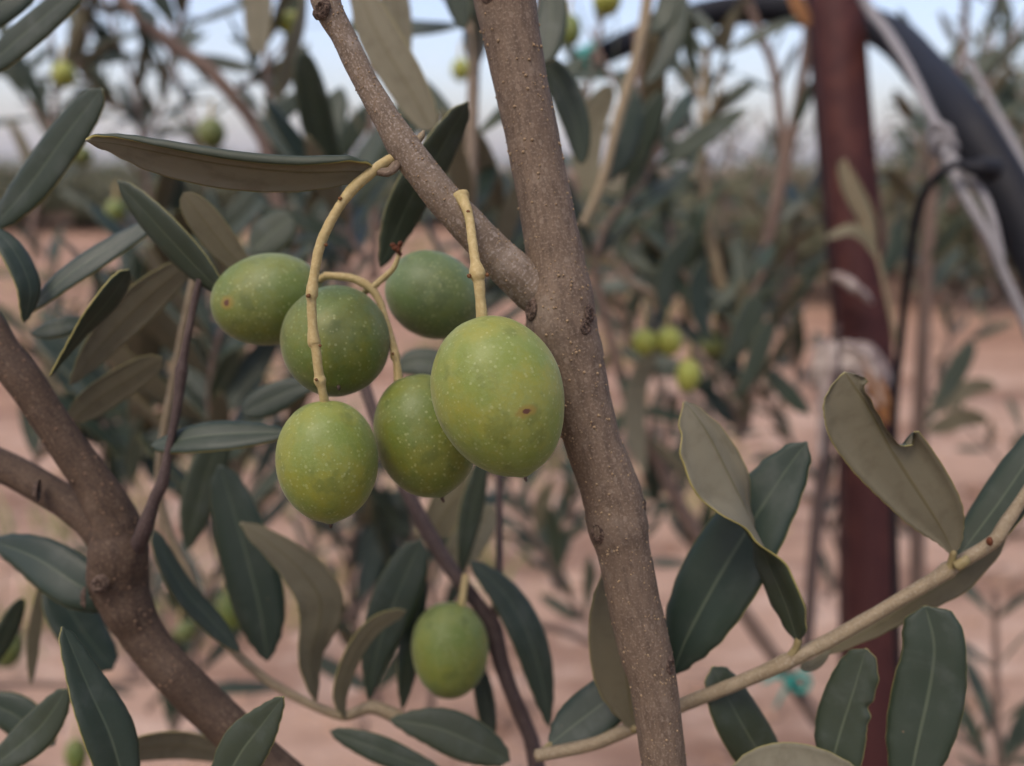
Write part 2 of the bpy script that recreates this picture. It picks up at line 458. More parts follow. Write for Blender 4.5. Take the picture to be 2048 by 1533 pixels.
def surf(x, y, d, spec_c, w_px):
    """front surface point and normal of a stem (centre x spec_c, width w_px at depth d) seen at pixel x, y"""
    c = P(spec_c, y, d); r = PX(w_px, d) / 2
    off = max(-.97, min(.97, (x - spec_c) / (w_px / 2)))
    X = CR @ Vector((1, 0, 0)); Z = CR @ Vector((0, 0, 1))
    n = (X * off + Z * math.sqrt(1 - off * off)).normalized()
    return c + n * r, n

# ================================================================== THE MAIN BRANCH
DM = .1315
stem_spec = [(930, -560, 118), (975, -260, 124), (1000, -70, 126), (1009, 0, 123), (1027, 90, 114), (1044, 180, 108), (1062, 262, 107), (1078, 343, 107), (1096, 435, 109), (1112, 525, 116),
             (1119, 600, 138), (1124, 655, 142), (1138, 700, 133), (1150, 750, 125), (1168, 820, 116), (1187, 890, 112), (1210, 950, 115), (1226, 1000, 121), (1235, 1050, 122),
             (1248, 1105, 106), (1262, 1175, 105), (1278, 1250, 106), (1293, 1310, 104), (1306, 1365, 95), (1318, 1450, 92), (1328, 1533, 90), (1336, 1610, 92), (1352, 1850, 96), (1356, 2250, 104)]
root = thing('olive_branch', P(1328, 1580, DM), 'upright grey-brown olive branch dotted with pale bumps, forking behind the largest olive', 'branch')
MAIN = root
bm = bmesh.new()
pts, rad = pxtube([(x, y, DM, w) for x, y, w in stem_spec])
sp, sr = tube(bm, pts, rad, 300, 44, .018, 260)
# pale lenticels standing proud of the bark
rng = random.Random(3)
for k in range(850):
    i = rng.randrange(25, len(sp) - 25); th = rng.uniform(-1.5, 1.5) if k % 3 else rng.uniform(1.5, 4.7)
    T = (sp[i + 1] - sp[i - 1]).normalized(); V = (CO - sp[i]).normalized()
    a = (V - T * V.dot(T)).normalized(); b = T.cross(a)
    n_ = a * math.cos(th) + b * math.sin(th)
    p = sp[i] + n_ * sr[i] * 1.0 + T * rng.uniform(-.0006, .0006)
    y_px = i / len(sp)
    r = rng.choice((.00010, .00011, .00013, .00015, .00019, .00025)) * (1.0 if y_px < .52 else .78)
    blob(bm, p, r, (n_ + T * rng.uniform(-.3, .3)).normalized(), rng.uniform(.7, 1.1), .25, 3000, 8, 1)
mesh_obj('stem', bm, [M['bark'], M['lenticel']], root, root.location)
# fork
side_spec = [(500, -420, .118, 56), (580, -210, .121, 60), (638, -60, .124, 60), (650, -5, .1245, 60), (662, 28, .1245, 56), (690, 80, .125, 49), (727, 157, .1255, 49), (768, 228, .126, 54), (806, 292, .1265, 66), (845, 345, .127, 68), (887, 398, .1275, 70),
             (935, 450, .128, 74), (980, 498, .129, 77), (1028, 545, .130, 84), (1070, 582, .1312, 92), (1112, 620, .1318, 70)]
bm = bmesh.new()
pts, rad = pxtube(side_spec); sp2, sr2 = tube(bm, pts, rad, 180, 36, .035, 300)
for k in range(330):
    i = rng.randrange(4, len(sp2) - 12); th = rng.uniform(-1.5, 1.5)
    T = (sp2[i + 1] - sp2[i - 1]).normalized(); V = (CO - sp2[i]).normalized()
    a = (V - T * V.dot(T)).normalized(); b = T.cross(a); n_ = a * math.cos(th) + b * math.sin(th)
    blob(bm, sp2[i] + n_ * sr2[i], rng.choice((.00009, .00012, .00016)), n_, .8, .25, 3000, 6, 1)
mesh_obj('side_branch', bm, [M['bark_light'], M['lenticel']], root, root.location)
for (x, y, c, w, r, h) in ((1060, 622, 1119, 142, 14, .4), (1176, 632, 1122, 146, 12, .4), (1167, 658, 1124, 142, 11, .4), (1192, 1058, 1237, 118, 15, .5), (978, 4, 1009, 123, 15, .4),
                           (1336, 1322, 1294, 104, 13, .4), (1288, 1012, 1228, 122, 10, .3)):
    p, n_ = surf(x, y, DM, c, w); knot(root, p, n_, PX(r, DM), h=h, along=Vector((.2, 0, 1)))
p, n_ = surf(648, 30, .1245, 660, 60); knot(root, p, n_, PX(14, .1245), h=.6)
bm = bmesh.new(); tube(bm, [P(832, 286, .1268), P(843, 272, .1268), P(848, 262, .1268)], [.0006, .0005, .0002], 8, 8, .1, 900)
mesh_obj('bud', bm, M['bark_tan'], root, root.location)
# the long khaki leaf seen from beneath
leaf(root, [(752, 343, .1255), (700, 341, .1252), (600, 342, .1245), (470, 330, .1235), (330, 305, .1225), (240, 287, .122), (172, 280, .1215)], 40, 'under', tilt=[-28, -36, -36, -30],
     wl=[5, 18, 32, 43, 52, 57, 59, 57, 50, 37, 19, 2], wr=[4, 32, 54, 60, 58, 56, 54, 49, 42, 32, 20, 2], cl=.10, cr=.1, fold=.02, n=60, roll=(math.radians(165), .42), cross=12,
     pet=[(792, 330, .1262), (778, 343, .1257)], petw=17, pm='petiole_brown', th=.0006, wave=.05)
bm = bmesh.new(); tube(bm, [P(756, 345, .1253), P(775, 348, .125), P(790, 338, .1252), P(797, 325, .126)], [PX(6, .125), PX(6.5, .125), PX(7, .125), PX(9, .125)], 14, 10, .12, 900)
mesh_obj('petiole_base', bm, M['bark'], root, root.location)
# leaf crossing behind the fork
leaf(root, [(762, 535, .162), (795, 455, .16), (830, 380, .157), (880, 300, .155), (935, 204, .152)], 42, 'top', tilt=[15, 20, 25], prof=OVAL, curl=.1,
     pet=None)

# ================================================================== OLIVES
def ray_local(mw, a, b, x, y):
    inv = mw.inverted(); o = inv @ CO; d = (inv.to_3x3() @ (P(x, y, .1) - CO))
    S = Vector((1 / a, 1 / a, 1 / b)); o2 = Vector((o.x * S.x, o.y * S.y, o.z * S.z)); d2 = Vector((d.x * S.x, d.y * S.y, d.z * S.z))
    A, B, C = d2.dot(d2), 2 * o2.dot(d2), o2.dot(o2) - 1
    q = B * B - 4 * A * C
    s = (-B - math.sqrt(max(q, 0))) / (2 * A); return o + d * s
def fruit_bm(a, b, seed, seg=64, rings=44, nip=.05, egg=.06):
    bm = bmesh.new(); rows = []
    for i in range(rings + 1):
        ph = PI * i / rings; z = -math.cos(ph); s = math.sin(ph)
        ex = .94; rr = a * (s ** ex) * (1 + egg * z * -1 * .5 + .03 * s)
        zz = b * z
        if nip: zz += b * nip * math.exp(-((PI - ph) / .11) ** 2)
        zz += b * .02 * math.exp(-(ph / .2) ** 2)
        row = []
        for k in range(1 if i in (0, rings) else seg):
            th = 2 * PI * k / seg
            p = Vector((rr * math.cos(th), rr * math.sin(th), zz))
            p = p * (1 + .03 * noise.noise(p * 95 + Vector((seed * 7.1, 0, 0))) + .006 * noise.noise(p * 380 + Vector((0, seed, 0))))
            row.append(bm.verts.new(p))
        rows.append(row)
    for A, B in zip(rows, rows[1:]):
        for k in range(seg):
            k2 = (k + 1) % seg
            if len(A) == 1: bm.faces.new((A[0], B[k2], B[k]))
            elif len(B) == 1: bm.faces.new((A[k], A[k2], B[0]))
            else: bm.faces.new((A[k], A[k2], B[k2], B[k]))
    bmesh.ops.recalc_face_normals(bm, faces=bm.faces)
    return bm
OG = 'ripening green olives'
def olive(label, x, y, d, wpx, lpx, ang, tilt, mat_args, stalk=None, seed=1, spot=None, nodes=(), tip=True, group=OG, mat=None, spot_r=(.0009, .0006), forks=(), collar=False, egg=.06):
    """ang: degrees the tip leans to the photo's right from straight down; tilt: degrees the tip points at the viewer"""
    c = P(x, y, d); A = math.radians(ang); Tl = math.radians(tilt)
    ax = CR @ Vector((math.sin(A) * math.cos(Tl), -math.cos(A) * math.cos(Tl), math.sin(Tl)))
    a, b = PX(wpx, d) / 2, PX(lpx, d) / 2
    root = thing('olive', c - ax * b, label, 'olive', group)
    V = (CO - c).normalized(); Z = ax.normalized(); Y = (V - Z * V.dot(Z)); Y = Y.normalized() if Y.length > .01 else Z.orthogonal().normalized(); X = Y.cross(Z)
    mw = Matrix.Translation(c) @ Matrix((X, Y, Z)).transposed().to_4x4()
    if mat is None:
        loc = tuple(ray_local(mw, a, b, *spot)) if spot else None
        mat = fruit_mat('olive_skin', *mat_args, spot=loc, spot_r=spot_r)
    o = mesh_obj('fruit', fruit_bm(a, b, seed, 64 if wpx > 100 else 28, 44 if wpx > 100 else 20, .035 if tip else 0, egg), mat, root)
    o.matrix_local = Matrix.Translation(-root.location) @ mw
    if tip and wpx > 100:
        bm = bmesh.new(); blob(bm, c + ax * b * 1.04, PX(3.6, d), ax, 2.2, .3, 2500, 8)
        mesh_obj('tip', bm, M['knot'], root, root.location)
    if stalk:
        pts, rad = pxtube(stalk)
        bm = bmesh.new(); s3, r3 = tube(bm, pts, rad, max(30, 12 * len(pts)), 16, .07, 1100)
        for tw in forks:
            p2, r2 = pxtube(tw); tube(bm, p2, r2, 24, 12, .06, 1100)
        for (nx, ny, nd, s) in nodes:
            blob(bm, P(nx, ny, nd), PX(s * .72, nd), CR @ Vector((0, .4, 1)), .8, .5, 2000, 8, 1)
        if collar:
            q0 = pts[0]
            tube(bm, [q0 + (pts[1] - q0) * .35, q0 + (pts[1] - q0) * -.05, q0 - (pts[1] - q0) * .12], [rad[0] * .8, rad[0] * 1.25, rad[0] * 1.3], 8, 16, .16, 700, True)
        mesh_obj('stalk', bm, [M['stalk'], M['scar']], root, root.location)
    return root
YEL = ((.158, .200, .026), (.220, .215, .019), (.21, .26, .085), .5)
GRN = ((.092, .132, .020), (.128, .138, .010), (.145, .190, .070), .4)
DGR = ((.108, .148, .026), (.138, .155, .015), (.155, .20, .080), .45)
SAGE = ((.105, .152, .048), (.120, .155, .036), (.15, .205, .095), .5)
S = .1235
olive('largest yellow-green olive with a small brown scar, hanging in front of the branch fork', 998, 793, .1215, 254, 326, 18, 6, YEL,
      [(922, 398, .1262, 30), (930, 410, .1250, 22), (939, 440, .1240, 19), (945, 485, .1228, 19), (950, 520, .1220, 20), (955, 548, .1214, 33), (958, 566, .1214, 24), (961, 600, .1214, 21), (965, 642, .1215, 24), (968, 654, .1215, 22)],
      1, (1053, 823), [(938, 552, .1208, 6), (974, 550, .1206, 6), (937, 424, .1238, 6)], collar=True, spot_r=(.00085, .00042))
olive('yellow-green olive with white flecks at the end of the long curved stalk', 655, 923, .1265, 196, 242, 4, 5, ((.135, .180, .024), (.195, .200, .016), (.20, .245, .075), .4),
      [(792, 316, .1268, 26), (770, 325, .126, 20), (742, 346, .1252, 21), (706, 378, .1245, 23), (678, 415, .124, 19), (652, 462, .1238, 20), (638, 500, .1236, 20), (628, 552, .1236, 19), (624, 586, .1236, 25), (623, 605, .1236, 19), (625, 650, .1238, 19), (628, 684, .124, 26),
       (632, 700, .124, 19), (637, 745, .1244, 19), (640, 762, .1246, 25), (644, 778, .1248, 17), (650, 808, .1255, 19), (652, 818, .1258, 17)],
      2, None, [(617, 592, .1226, 7), (652, 490, .1228, 5), (640, 692, .1229, 5), (632, 760, .1235, 5), (680, 398, .1233, 6)])
olive('dark green round olive behind the long curved stalk', 672, 683, .1375, 210, 228, 12, 38, GRN, [(740, 578, .140, 13), (722, 590, .143, 12), (704, 606, .1445, 13)], 3, None)
olive('olive-green fruit partly hidden behind the left edge of the largest olive', 850, 872, .137, 196, 250, 16, 4, ((.100, .138, .018), (.135, .145, .010), (.155, .20, .065), .35),
      [(648, 551, .139, 14), (700, 556, .139, 16), (735, 572, .139, 18), (758, 600, .139, 15), (772, 640, .1385, 13), (786, 690, .138, 15), (790, 712, .1375, 20), (793, 725, .1372, 15), (798, 765, .1372, 20)],
      4, None, [(786, 708, .136, 5), (793, 498, .138, 0.1)], forks=[[(742, 578, .139, 14), (765, 558, .139, 13), (786, 538, .139, 11), (796, 515, .139, 9), (800, 500, .139, 8)]])
olive('sideways green olive with a dark spot near its end, left of the cluster', 537, 601, .148, 178, 226, -78, 14, DGR, [(640, 560, .147, 15), (655, 552, .146, 14), (690, 556, .146, 13)], 5, (453, 606), spot_r=(.0006, .0009), tip=False, egg=.1)
olive('dull sage green olive half hidden under the forking branch', 868, 592, .152, 166, 200, 62, 10, SAGE, [(792, 548, .151, 13), (780, 546, .150, 14), (770, 556, .150, 13)], 6, None, tip=False)
bm = bmesh.new()
for k in range(9):
    v = Vector((random.gauss(0, 1), random.gauss(0, 1), random.gauss(0, 1))).normalized()
    blob(bm, P(794, 494, .139) + v * PX(9, .139), PX(5.5, .139), v, 1.3, .6, 1500, 8)
budr = thing('dried_flower_bud', P(794, 494, .139), 'shrivelled reddish-brown dried bud on the end of a forked stalk', 'bud')
mesh_obj('husk', bm, M['dried'], budr, budr.location)
bm = bmesh.new(); tube(bm, [P(800, 512, .139), P(797, 503, .139), P(795, 494, .139)], [PX(5, .139)] * 3, 6, 7, .1, 900); mesh_obj('stub', bm, M['dried'], budr, budr.location)
olive('soft-focus green olive hanging alone below the cluster', 900, 1300, .185, 148, 188, 3, 4, ((.125, .170, .026), (.165, .185, .018), (.185, .235, .085), .45),
      [(932, 1150, .187, 14), (928, 1175, .186, 15), (925, 1200, .185, 16), (923, 1215, .185, 16)], 7, None, tip=False)

# ================================================================== LEFT DARK BRANCH
CB = thing('olive_branch', P(520, 1533, .158), 'thick dark brown olive branch curving up the lower left side', 'branch')
bm = bmesh.new()
pts, rad = pxtube([(-420, 60, .14, 92), (-250, 320, .144, 88), (-120, 520, .148, 84), (-40, 640, .15, 78), (6, 708, .15, 74), (50, 764, .15, 72), (90, 825, .151, 70), (132, 887, .152, 70), (176, 950, .153, 74), (214, 1010, .154, 86), (233, 1060, .155, 100), (238, 1110, .155, 116), (237, 1160, .156, 118),
                   (254, 1215, .156, 98), (282, 1265, .157, 84), (316, 1312, .157, 80), (358, 1358, .157, 80), (408, 1408, .158, 82), (462, 1460, .158, 82), (536, 1530, .159, 82), (600, 1595, .16, 84), (720, 1760, .168, 88), (800, 2000, .18, 96), (840, 2400, .2, 110)])
spc, src = tube(bm, pts, rad, 200, 36, .045, 190)
for k in range(130):
    i = rng.randrange(20, 140); th = rng.uniform(-1.4, 1.4)
    T = (spc[i + 1] - spc[i - 1]).normalized(); V = (CO - spc[i]).normalized(); a = (V - T * V.dot(T)).normalized(); b = T.cross(a); n_ = a * math.cos(th) + b * math.sin(th)
    blob(bm, spc[i] + n_ * src[i], rng.choice((.00014, .0002, .00026)), n_, .8, .25, 3000, 6, 1)
t = NT('lenticel_dark'); t.bsdf((.17, .11, .07), .8, .2); M['lenticel_dark'] = t.m
mesh_obj('stem', bm, [M['bark_dark'], M['lenticel_dark']], CB, CB.location)
bm = bmesh.new(); pts, rad = pxtube([(-420, 700, .165, 60), (-220, 830, .162, 64), (-60, 905, .16, 66), (30, 945, .16, 64), (110, 990, .159, 64), (175, 1035, .157, 68), (225, 1090, .156, 78)]); tube(bm, pts, rad, 60, 26, .05, 190)
mesh_obj('side_branch', bm, M['bark_dark'], CB, CB.location)
bm = bmesh.new(); pts, rad = pxtube([(250, 1150, .157, 40), (272, 1100, .154, 36), (288, 1062, .151, 32), (309, 1000, .15, 25), (325, 965, .15, 25), (334, 920, .15, 18), (345, 865, .15, 16), (356, 805, .15, 18), (362, 745, .15, 25), (367, 715, .15, 16), (378, 660, .15, 15), (390, 600, .15, 14), (400, 560, .15, 13)])
tube(bm, pts, rad, 90, 14, .07, 300); mesh_obj('twig', bm, M['bark_purple'], CB, CB.location)
for (x, y, c, w, r) in ((228, 1155, 237, 128, 13), (180, 1190, 238, 126, 14), (80, 980, 120, 82, 14), (140, 880, 132, 80, 8)):
    p, n_ = surf(x, y, .155, c, w); knot(CB, p, n_, PX(r, .155), h=.6)
leaf(CB, [(-25, 470, .16), (60, 372, .158), (130, 275, .156), (205, 178, .154)], 45, 'top', tilt=[-35, -38, -35], prof=OVAL, curl=.1)
leaf(CB, [(48, 632, .152), (125, 562, .153), (215, 500, .155), (330, 432, .16)], 30, 'top', tilt=[-42, -40], prof=LANCE, curl=.1)
leaf(CB, [(100, 752, .146), (165, 662, .146), (212, 605, .146), (258, 540, .147)], 36, 'top', tilt=[58, 52], prof=OBOV, curl=.05, th=.0004)
leaf(CB, [(48, 645, .148), (58, 575, .148), (25, 500, .148), (-20, 455, .15)], 30, 'top', tilt=[35, 40], prof=OVAL, curl=.1)
leaf(CB, [(140, 770, .168), (215, 675, .168), (300, 590, .168), (385, 520, .168)], 40, 'under', tilt=[20, 10], prof=LANCE)
leaf(CB, [(135, 845, .172), (215, 785, .172), (325, 716, .172)], 33, 'under', tilt=10, prof=OVAL)
leaf(CB, [(-25, 1080, .17), (70, 1115, .165), (165, 1175, .162), (240, 1210, .165)], 52, 'top', tilt=[10, 10], prof=LANCE)
leaf(CB, [(455, 595, .150), (395, 535, .149), (320, 455, .148), (236, 362, .148)], 40, 'top', tilt=[-42, -36, -30], prof=LANCE, curl=.08)
leaf(CB, [(510, 560, .158), (455, 500, .156), (400, 430, .154), (367, 386, .153)], 34, 'under', tilt=[5], prof=LANCE) if False else leaf(CB, [(510, 560, .158), (455, 500, .156), (400, 430, .154), (367, 386, .153)], 34, 'under', prof=LANCE)
leaf(CB, [(62, 668, .165), (120, 655, .165), (170, 640, .168)], 22, 'top', tilt=-30, prof=OVAL)
leaf(CB, [(590, 866, .150), (490, 866, .150), (400, 872, .150), (302, 893, .151)], 38, 'top', tilt=[-35], prof=LANCE) if False else leaf(CB, [(590, 866, .150), (490, 868, .150), (400, 874, .150), (302, 893, .151)], 39, 'top', tilt=[38, 35], prof=LANCE)

# upper left corner
TL = thing('olive_twig', P(-90, 230, .16), 'olive twig poking in at the upper left corner with dark blue-grey leaves', 'twig')
bm = bmesh.new(); pts, rad = pxtube([(-90, 260, .165, 18), (-60, 180, .165, 17), (-75, 60, .165, 15), (-70, -60, .165, 13)]); tube(bm, pts, rad, 30, 10, .06, 300); mesh_obj('stem', bm, M['bark_tan'], TL, TL.location)
leaf(TL, [(-60, 170, .165), (20, 95, .163), (90, 35, .162), (190, -50, .16)], 36, 'top', tilt=[-40, -42], prof=OVAL)
leaf(TL, [(-75, 60, .165), (0, 10, .165), (70, -40, .166)], 38, 'top', tilt=[-30], prof=OVAL)

# ================================================================== RIGHT TAN TWIG
DD = .142
TW = thing('olive_twig', P(1080, 1512, .15), 'slender tan olive twig rising to the lower right with broad two-toned leaves', 'twig')
bm = bmesh.new(); pts, rad = pxtube([(1072, 1512, .151, 25), (1180, 1490, .15, 26), (1265, 1455, .149, 27), (1365, 1410, .147, 28), (1450, 1377, .145, 28), (1520, 1348, .144, 28), (1570, 1325, .143, 33), (1590, 1316, .143, 30), (1670, 1275, .142, 28), (1786, 1208, .141, 27), (1870, 1158, .140, 28), (1896, 1140, .140, 34), (1915, 1128, .140, 28), (1985, 1085, .139, 27),
                                     (2010, 1050, .139, 26), (2050, 990, .139, 22), (2110, 900, .139, 18)])
tube(bm, pts, rad, 140, 16, .05, 500); mesh_obj('stem', bm, M['bark_tan'], TW, TW.location)
bm = bmesh.new(); blob(bm, P(1979, 1083, .1368), PX(6.5, .138), CR @ Vector((0, 1, .2)), 1.4, .3, 1500, 10); mesh_obj('bud', bm, M['dried'], TW, TW.location)
bm = bmesh.new(); tube(bm, [P(1912, 1134, .138), P(1930, 1122, .1375), P(1932, 1112, .1375)], [.0009, .0008, .0004], 8, 8, .2, 900); mesh_obj('axil_bud', bm, M['petiole'], TW, TW.location)
# bitten leaf: midrib from its base up to the tip, widths carry the bite
leaf(TW, [(1906, 1106, .1385), (1888, 1068, .138), (1862, 1024, .1372), (1822, 962, .1365), (1785, 903, .1358), (1756, 850, .1352), (1730, 803, .1348), (1706, 768, .1346), (1690, 745, .1345)], 60, 'under',
     wl=[5, 12, 20, 30, 40, 50, 60, 68, 76, 83, 90, 96, 100, 104, 105, 104, 101, 95, 86, 72, 48, 14],
     wr=[5, 20, 33, 44, 54, 62, 67, 70, 71, 70, 66, 17, 12, 8, 9.5, 6.5, 9, 7, 14, 26, 26, 8], cl=.25, cr=.25, fold=.03, n=88, tilt=[0, 6, 8], th=.0007,
     pet=[(1898, 1142, .1395), (1903, 1124, .139)], petw=15, wave=.02, skew=lambda u: PX(20, .1355) * math.exp(-((u - .475) / .055) ** 2) * (1.5 if u < .5 else 0) - (PX(20, .1345) * min(1, max(0, (u - .84) / .08)) if u < .97 else PX(12, .1345)))
# twisted leaf: underside near its tip, upper side by its base
leaf(TW, [(1596, 1282, .142), (1578, 1222, .141), (1545, 1140, .140), (1502, 1050, .139), (1455, 950, .1385), (1410, 862, .1383), (1368, 804, .1385)], 50, 'under', tilt=[150, 140, 128, 80, 42, 36, 34], wl=[5, 30, 44, 48, 50, 66, 92, 102, 88, 52, 4], wr=[5, 28, 42, 46, 48, 52, 54, 50, 40, 24, 3], curl=.15, fold=.12, n=60,
     pet=[(1572, 1322, .143), (1590, 1300, .1425)], petw=15, th=.0006)
leaf(TW, [(1348, 1345, .150), (1375, 1275, .149), (1430, 1170, .148), (1490, 1070, .147), (1560, 960, .146), (1614, 884, .145)], 84, 'top', tilt=[-12, -18, -12], prof=[.1, .35, .62, .82, .95, 1, .98, .9, .78, .62, .40, .03], curl=.12, fold=.14, n=50, th=.0006)
leaf(TW, [(1268, 1458, .148), (1258, 1390, .147), (1248, 1290, .146), (1246, 1190, .146), (1256, 1060, .147)], 73, 'under', tilt=[0, 0], prof=[.06, .3, .58, .82, .96, 1, 1, .96, .85, .66, .4, .05], th=.0006,
     pet=[(1266, 1458, .149)], petw=16)
leaf(TW, [(1098, 1492, .152), (1150, 1450, .152), (1215, 1400, .152), (1300, 1330, .154)], 52, 'top', tilt=[-15, -10], prof=OVAL, pet=[(1084, 1508, .151)], petw=14)
leaf(TW, [(1655, 1560, .139), (1680, 1470, .139), (1706, 1390, .1385), (1733, 1298, .138)], 58, 'top', tilt=[-8, -12], prof=OVAL, wr=[10, 34, 48, 54, 54, 52, 50, 46, 43, 45, 33, 40, 38, 39, 30, 24, 3], n=60, th=.0006)
leaf(TW, [(1812, 1610, .138), (1832, 1500, .138), (1858, 1380, .138), (1868, 1290, .138), (1850, 1212, .139)], 70, 'top', tilt=[6, 8, 0], prof=[.05, .4, .7, .88, .97, 1, .98, .9, .86, .84, .7, .08], n=50, fold=.12, th=.0006)
leaf(TW, [(1560, 1580, .148), (1520, 1510, .148), (1470, 1425, .147), (1425, 1334, .147)], 54, 'top', tilt=[15, 22], prof=OVAL)
leaf(TW, [(1440, 1590, .137), (1530, 1558, .136), (1620, 1556, .136), (1740, 1590, .136)], 66, 'under', tilt=[5], prof=OVAL)
leaf(TW, [(1640, 1312, .150), (1740, 1258, .149), (1840, 1196, .147), (1920, 1145, .146), (2020, 1050, .145)], 46, 'under', tilt=[0, 20, 25], prof=LANCE, wr=[3, 14, 22, 28, 34, 38, 30, 3], wl=[3, 10, 14, 20, 30, 34, 24, 3])
leaf(TW, [(1915, 1118, .1435), (1955, 1065, .143), (2010, 990, .142), (2070, 900, .141), (2130, 800, .141)], 52, 'top', tilt=[-15, -20], prof=OVAL, wl=[4, 26, 36, 42, 46, 46, 40, 26, 3], th=.0006)
leaf(TW, [(1660, 1302, .147), (1628, 1330, .147), (1600, 1335, .147)], 11, 'under', prof=OVAL)

# ================================================================== PALE TWIG, LOWER LEFT
ET = thing('olive_twig', P(800, 1440, .185), 'pale olive twig looping down behind the dark left branch and the hanging olives', 'twig')
bm = bmesh.new(); pts, rad = pxtube([(805, 1440, .182, 30), (745, 1415, .182, 26), (690, 1432, .182, 20), (633, 1414, .182, 18), (565, 1380, .183, 18), (514, 1345, .184, 18), (455, 1290, .185, 18), (411, 1236, .186, 18), (377, 1148, .187, 18), (342, 1076, .188, 18), (322, 1008, .189, 18), (318, 940, .19, 17), (330, 850, .19, 17), (346, 765, .19, 16), (368, 650, .19, 16), (388, 555, .19, 15)])
tube(bm, pts, rad, 110, 12, .06, 300); mesh_obj('stem', bm, M['bark_tan'], ET, ET.location)
leaf(ET, [(632, 1402, .18), (620, 1320, .179), (640, 1235, .178), (632, 1180, .177), (570, 1110, .176), (480, 1045, .175)], 48, 'under', tilt=[50, 35, 10, 0, 0, 15], prof=[.08, .4, .6, .75, .9, 1, .95, .85, .68, .45, .05], d=.18)
leaf(ET, [(535, 1322, .186), (520, 1220, .186), (490, 1100, .186), (440, 930, .187)], 56, 'top', tilt=[-10, -10], prof=OVAL)
leaf(ET, [(480, 1305, .176), (425, 1245, .176), (360, 1170, .176), (305, 1060, .177)], 27, 'top', tilt=[25, 30], prof=OVAL)
leaf(ET, [(692, 1440, .176), (680, 1390, .175), (705, 1310, .175), (750, 1250, .176), (812, 1222, .178)], 22, 'under', tilt=[35, 30], prof=OVAL)
leaf(ET, [(780, 1440, .170), (870, 1455, .169), (945, 1485, .168), (1020, 1522, .168)], 46, 'top', tilt=[5, 10], prof=LANCE)
leaf(ET, [(895, 1548, .17), (810, 1520, .17), (740, 1492, .17), (660, 1462, .171)], 28, 'top', tilt=[-10], prof=LANCE)
leaf(ET, [(738, 1402, .186), (752, 1310, .186), (790, 1200, .187), (842, 1080, .188)], 48, 'top', tilt=[10, 0], prof=OBOV)
leaf(ET, [(805, 1420, .19), (815, 1340, .19), (825, 1260, .191), (850, 1150, .192)], 26, 'top', tilt=20, prof=LANCE)
leaf(ET, [(375, 1100, .22), (395, 1010, .22), (420, 930, .22), (450, 850, .22)], 38, 'top', tilt=[0], prof=OVAL)
leaf(ET, [(670, 765, .185), (600, 775, .184), (540, 800, .183), (485, 826, .182)], 34, 'top', tilt=[20, 15], prof=OBOV)
leaf(ET, [(505, 505, .215), (540, 470, .215), (584, 434, .215)], 44, 'top', tilt=[-30], prof=OVAL)

# brown branch running down the centre
FB = thing('olive_branch', P(1075, 1540, .19), 'thin grey-brown olive branch slanting down behind the lone lower olive', 'branch')
bm = bmesh.new(); pts, rad = pxtube([(1082, 1590, .188, 34), (1070, 1515, .188, 34), (1057, 1465, .188, 31), (1025, 1390, .188, 32), (1000, 1318, .189, 34), (985, 1255, .19, 38), (955, 1208, .19, 28), (914, 1155, .19, 30), (872, 1092, .191, 32), (828, 1010, .192, 28), (780, 910, .195, 26), (735, 790, .2, 24), (715, 700, .205, 22)])
tube(bm, pts, rad, 90, 14, .07, 200); mesh_obj('stem', bm, M['bark_purple'], FB, FB.location)
bm = bmesh.new(); pts, rad = pxtube([(984, 1250, .19, 22), (993, 1205, .19, 19), (998, 1140, .19, 16), (999, 1010, .192, 14), (998, 930, .194, 13)]); tube(bm, pts, rad, 40, 10, .07, 200); mesh_obj('twig', bm, M['bark_purple'], FB, FB.location)
leaf(FB, [(1098, 1455, .186), (1085, 1370, .186), (1058, 1275, .186), (1010, 1190, .187), (940, 1122, .188)], 38, 'top', tilt=[25, 15, 10], prof=LANCE)
leaf(FB, [(922, 1155, .2), (936, 1060, .2), (950, 990, .2), (970, 900, .2)], 26, 'top', tilt=[15], prof=LANCE)
leaf(FB, [(985, 1490, .192), (972, 1410, .192), (955, 1320, .193)], 22, 'top', tilt=20, prof=LANCE)
leaf(FB, [(860, 1080, .21), (900, 1010, .21), (950, 940, .21)], 40, 'under', tilt=0, prof=OVAL)
leaf(FB, [(905, 1140, .21), (935, 1085, .21), (985, 1010, .212)], 38, 'under', tilt=10, prof=OVAL)
leaf(FB, [(790, 745, .2), (830, 725, .2), (890, 735, .2), (950, 770, .2)], 34, 'top', tilt=-20, prof=OVAL)

# lower left corner leaves
BL = thing('olive_twig', P(250, 1640, .13), 'olive twig at the lower left corner with dark pointed leaves standing up', 'twig')
bm = bmesh.new(); pts, rad = pxtube([(600, 1680, .135, 20), (440, 1610, .132, 19), (250, 1600, .13, 18), (60, 1590, .13, 16), (-60, 1570, .13, 14)]); tube(bm, pts, rad, 30, 10, .06, 300); mesh_obj('stem', bm, M['bark_tan'], BL, BL.location)
leaf(BL, [(255, 1600, .1335), (222, 1480, .133), (175, 1375, .1325), (124, 1254, .1325)], 52, 'top', tilt=[18, 20, 20], prof=[.1, .5, .8, .95, 1, .97, .9, .8, .66, .5, .33, .03], fold=.2, n=44, th=.0006)
leaf(BL, [(430, 1605, .133), (480, 1510, .133), (525, 1450, .1325), (567, 1394, .132)], 52, 'top', tilt=[-10, -14], prof=[.1, .5, .8, .95, 1, .95, .85, .7, .5, .3, .03], fold=.14, th=.0006)
leaf(BL, [(-50, 1560, .15), (30, 1500, .15), (85, 1450, .15), (135, 1378, .15)], 42, 'top', tilt=[-20], prof=LANCE)
leaf(BL, [(-40, 1400, .17), (30, 1430, .17), (110, 1490, .17)], 40, 'top', tilt=[20], prof=LANCE)
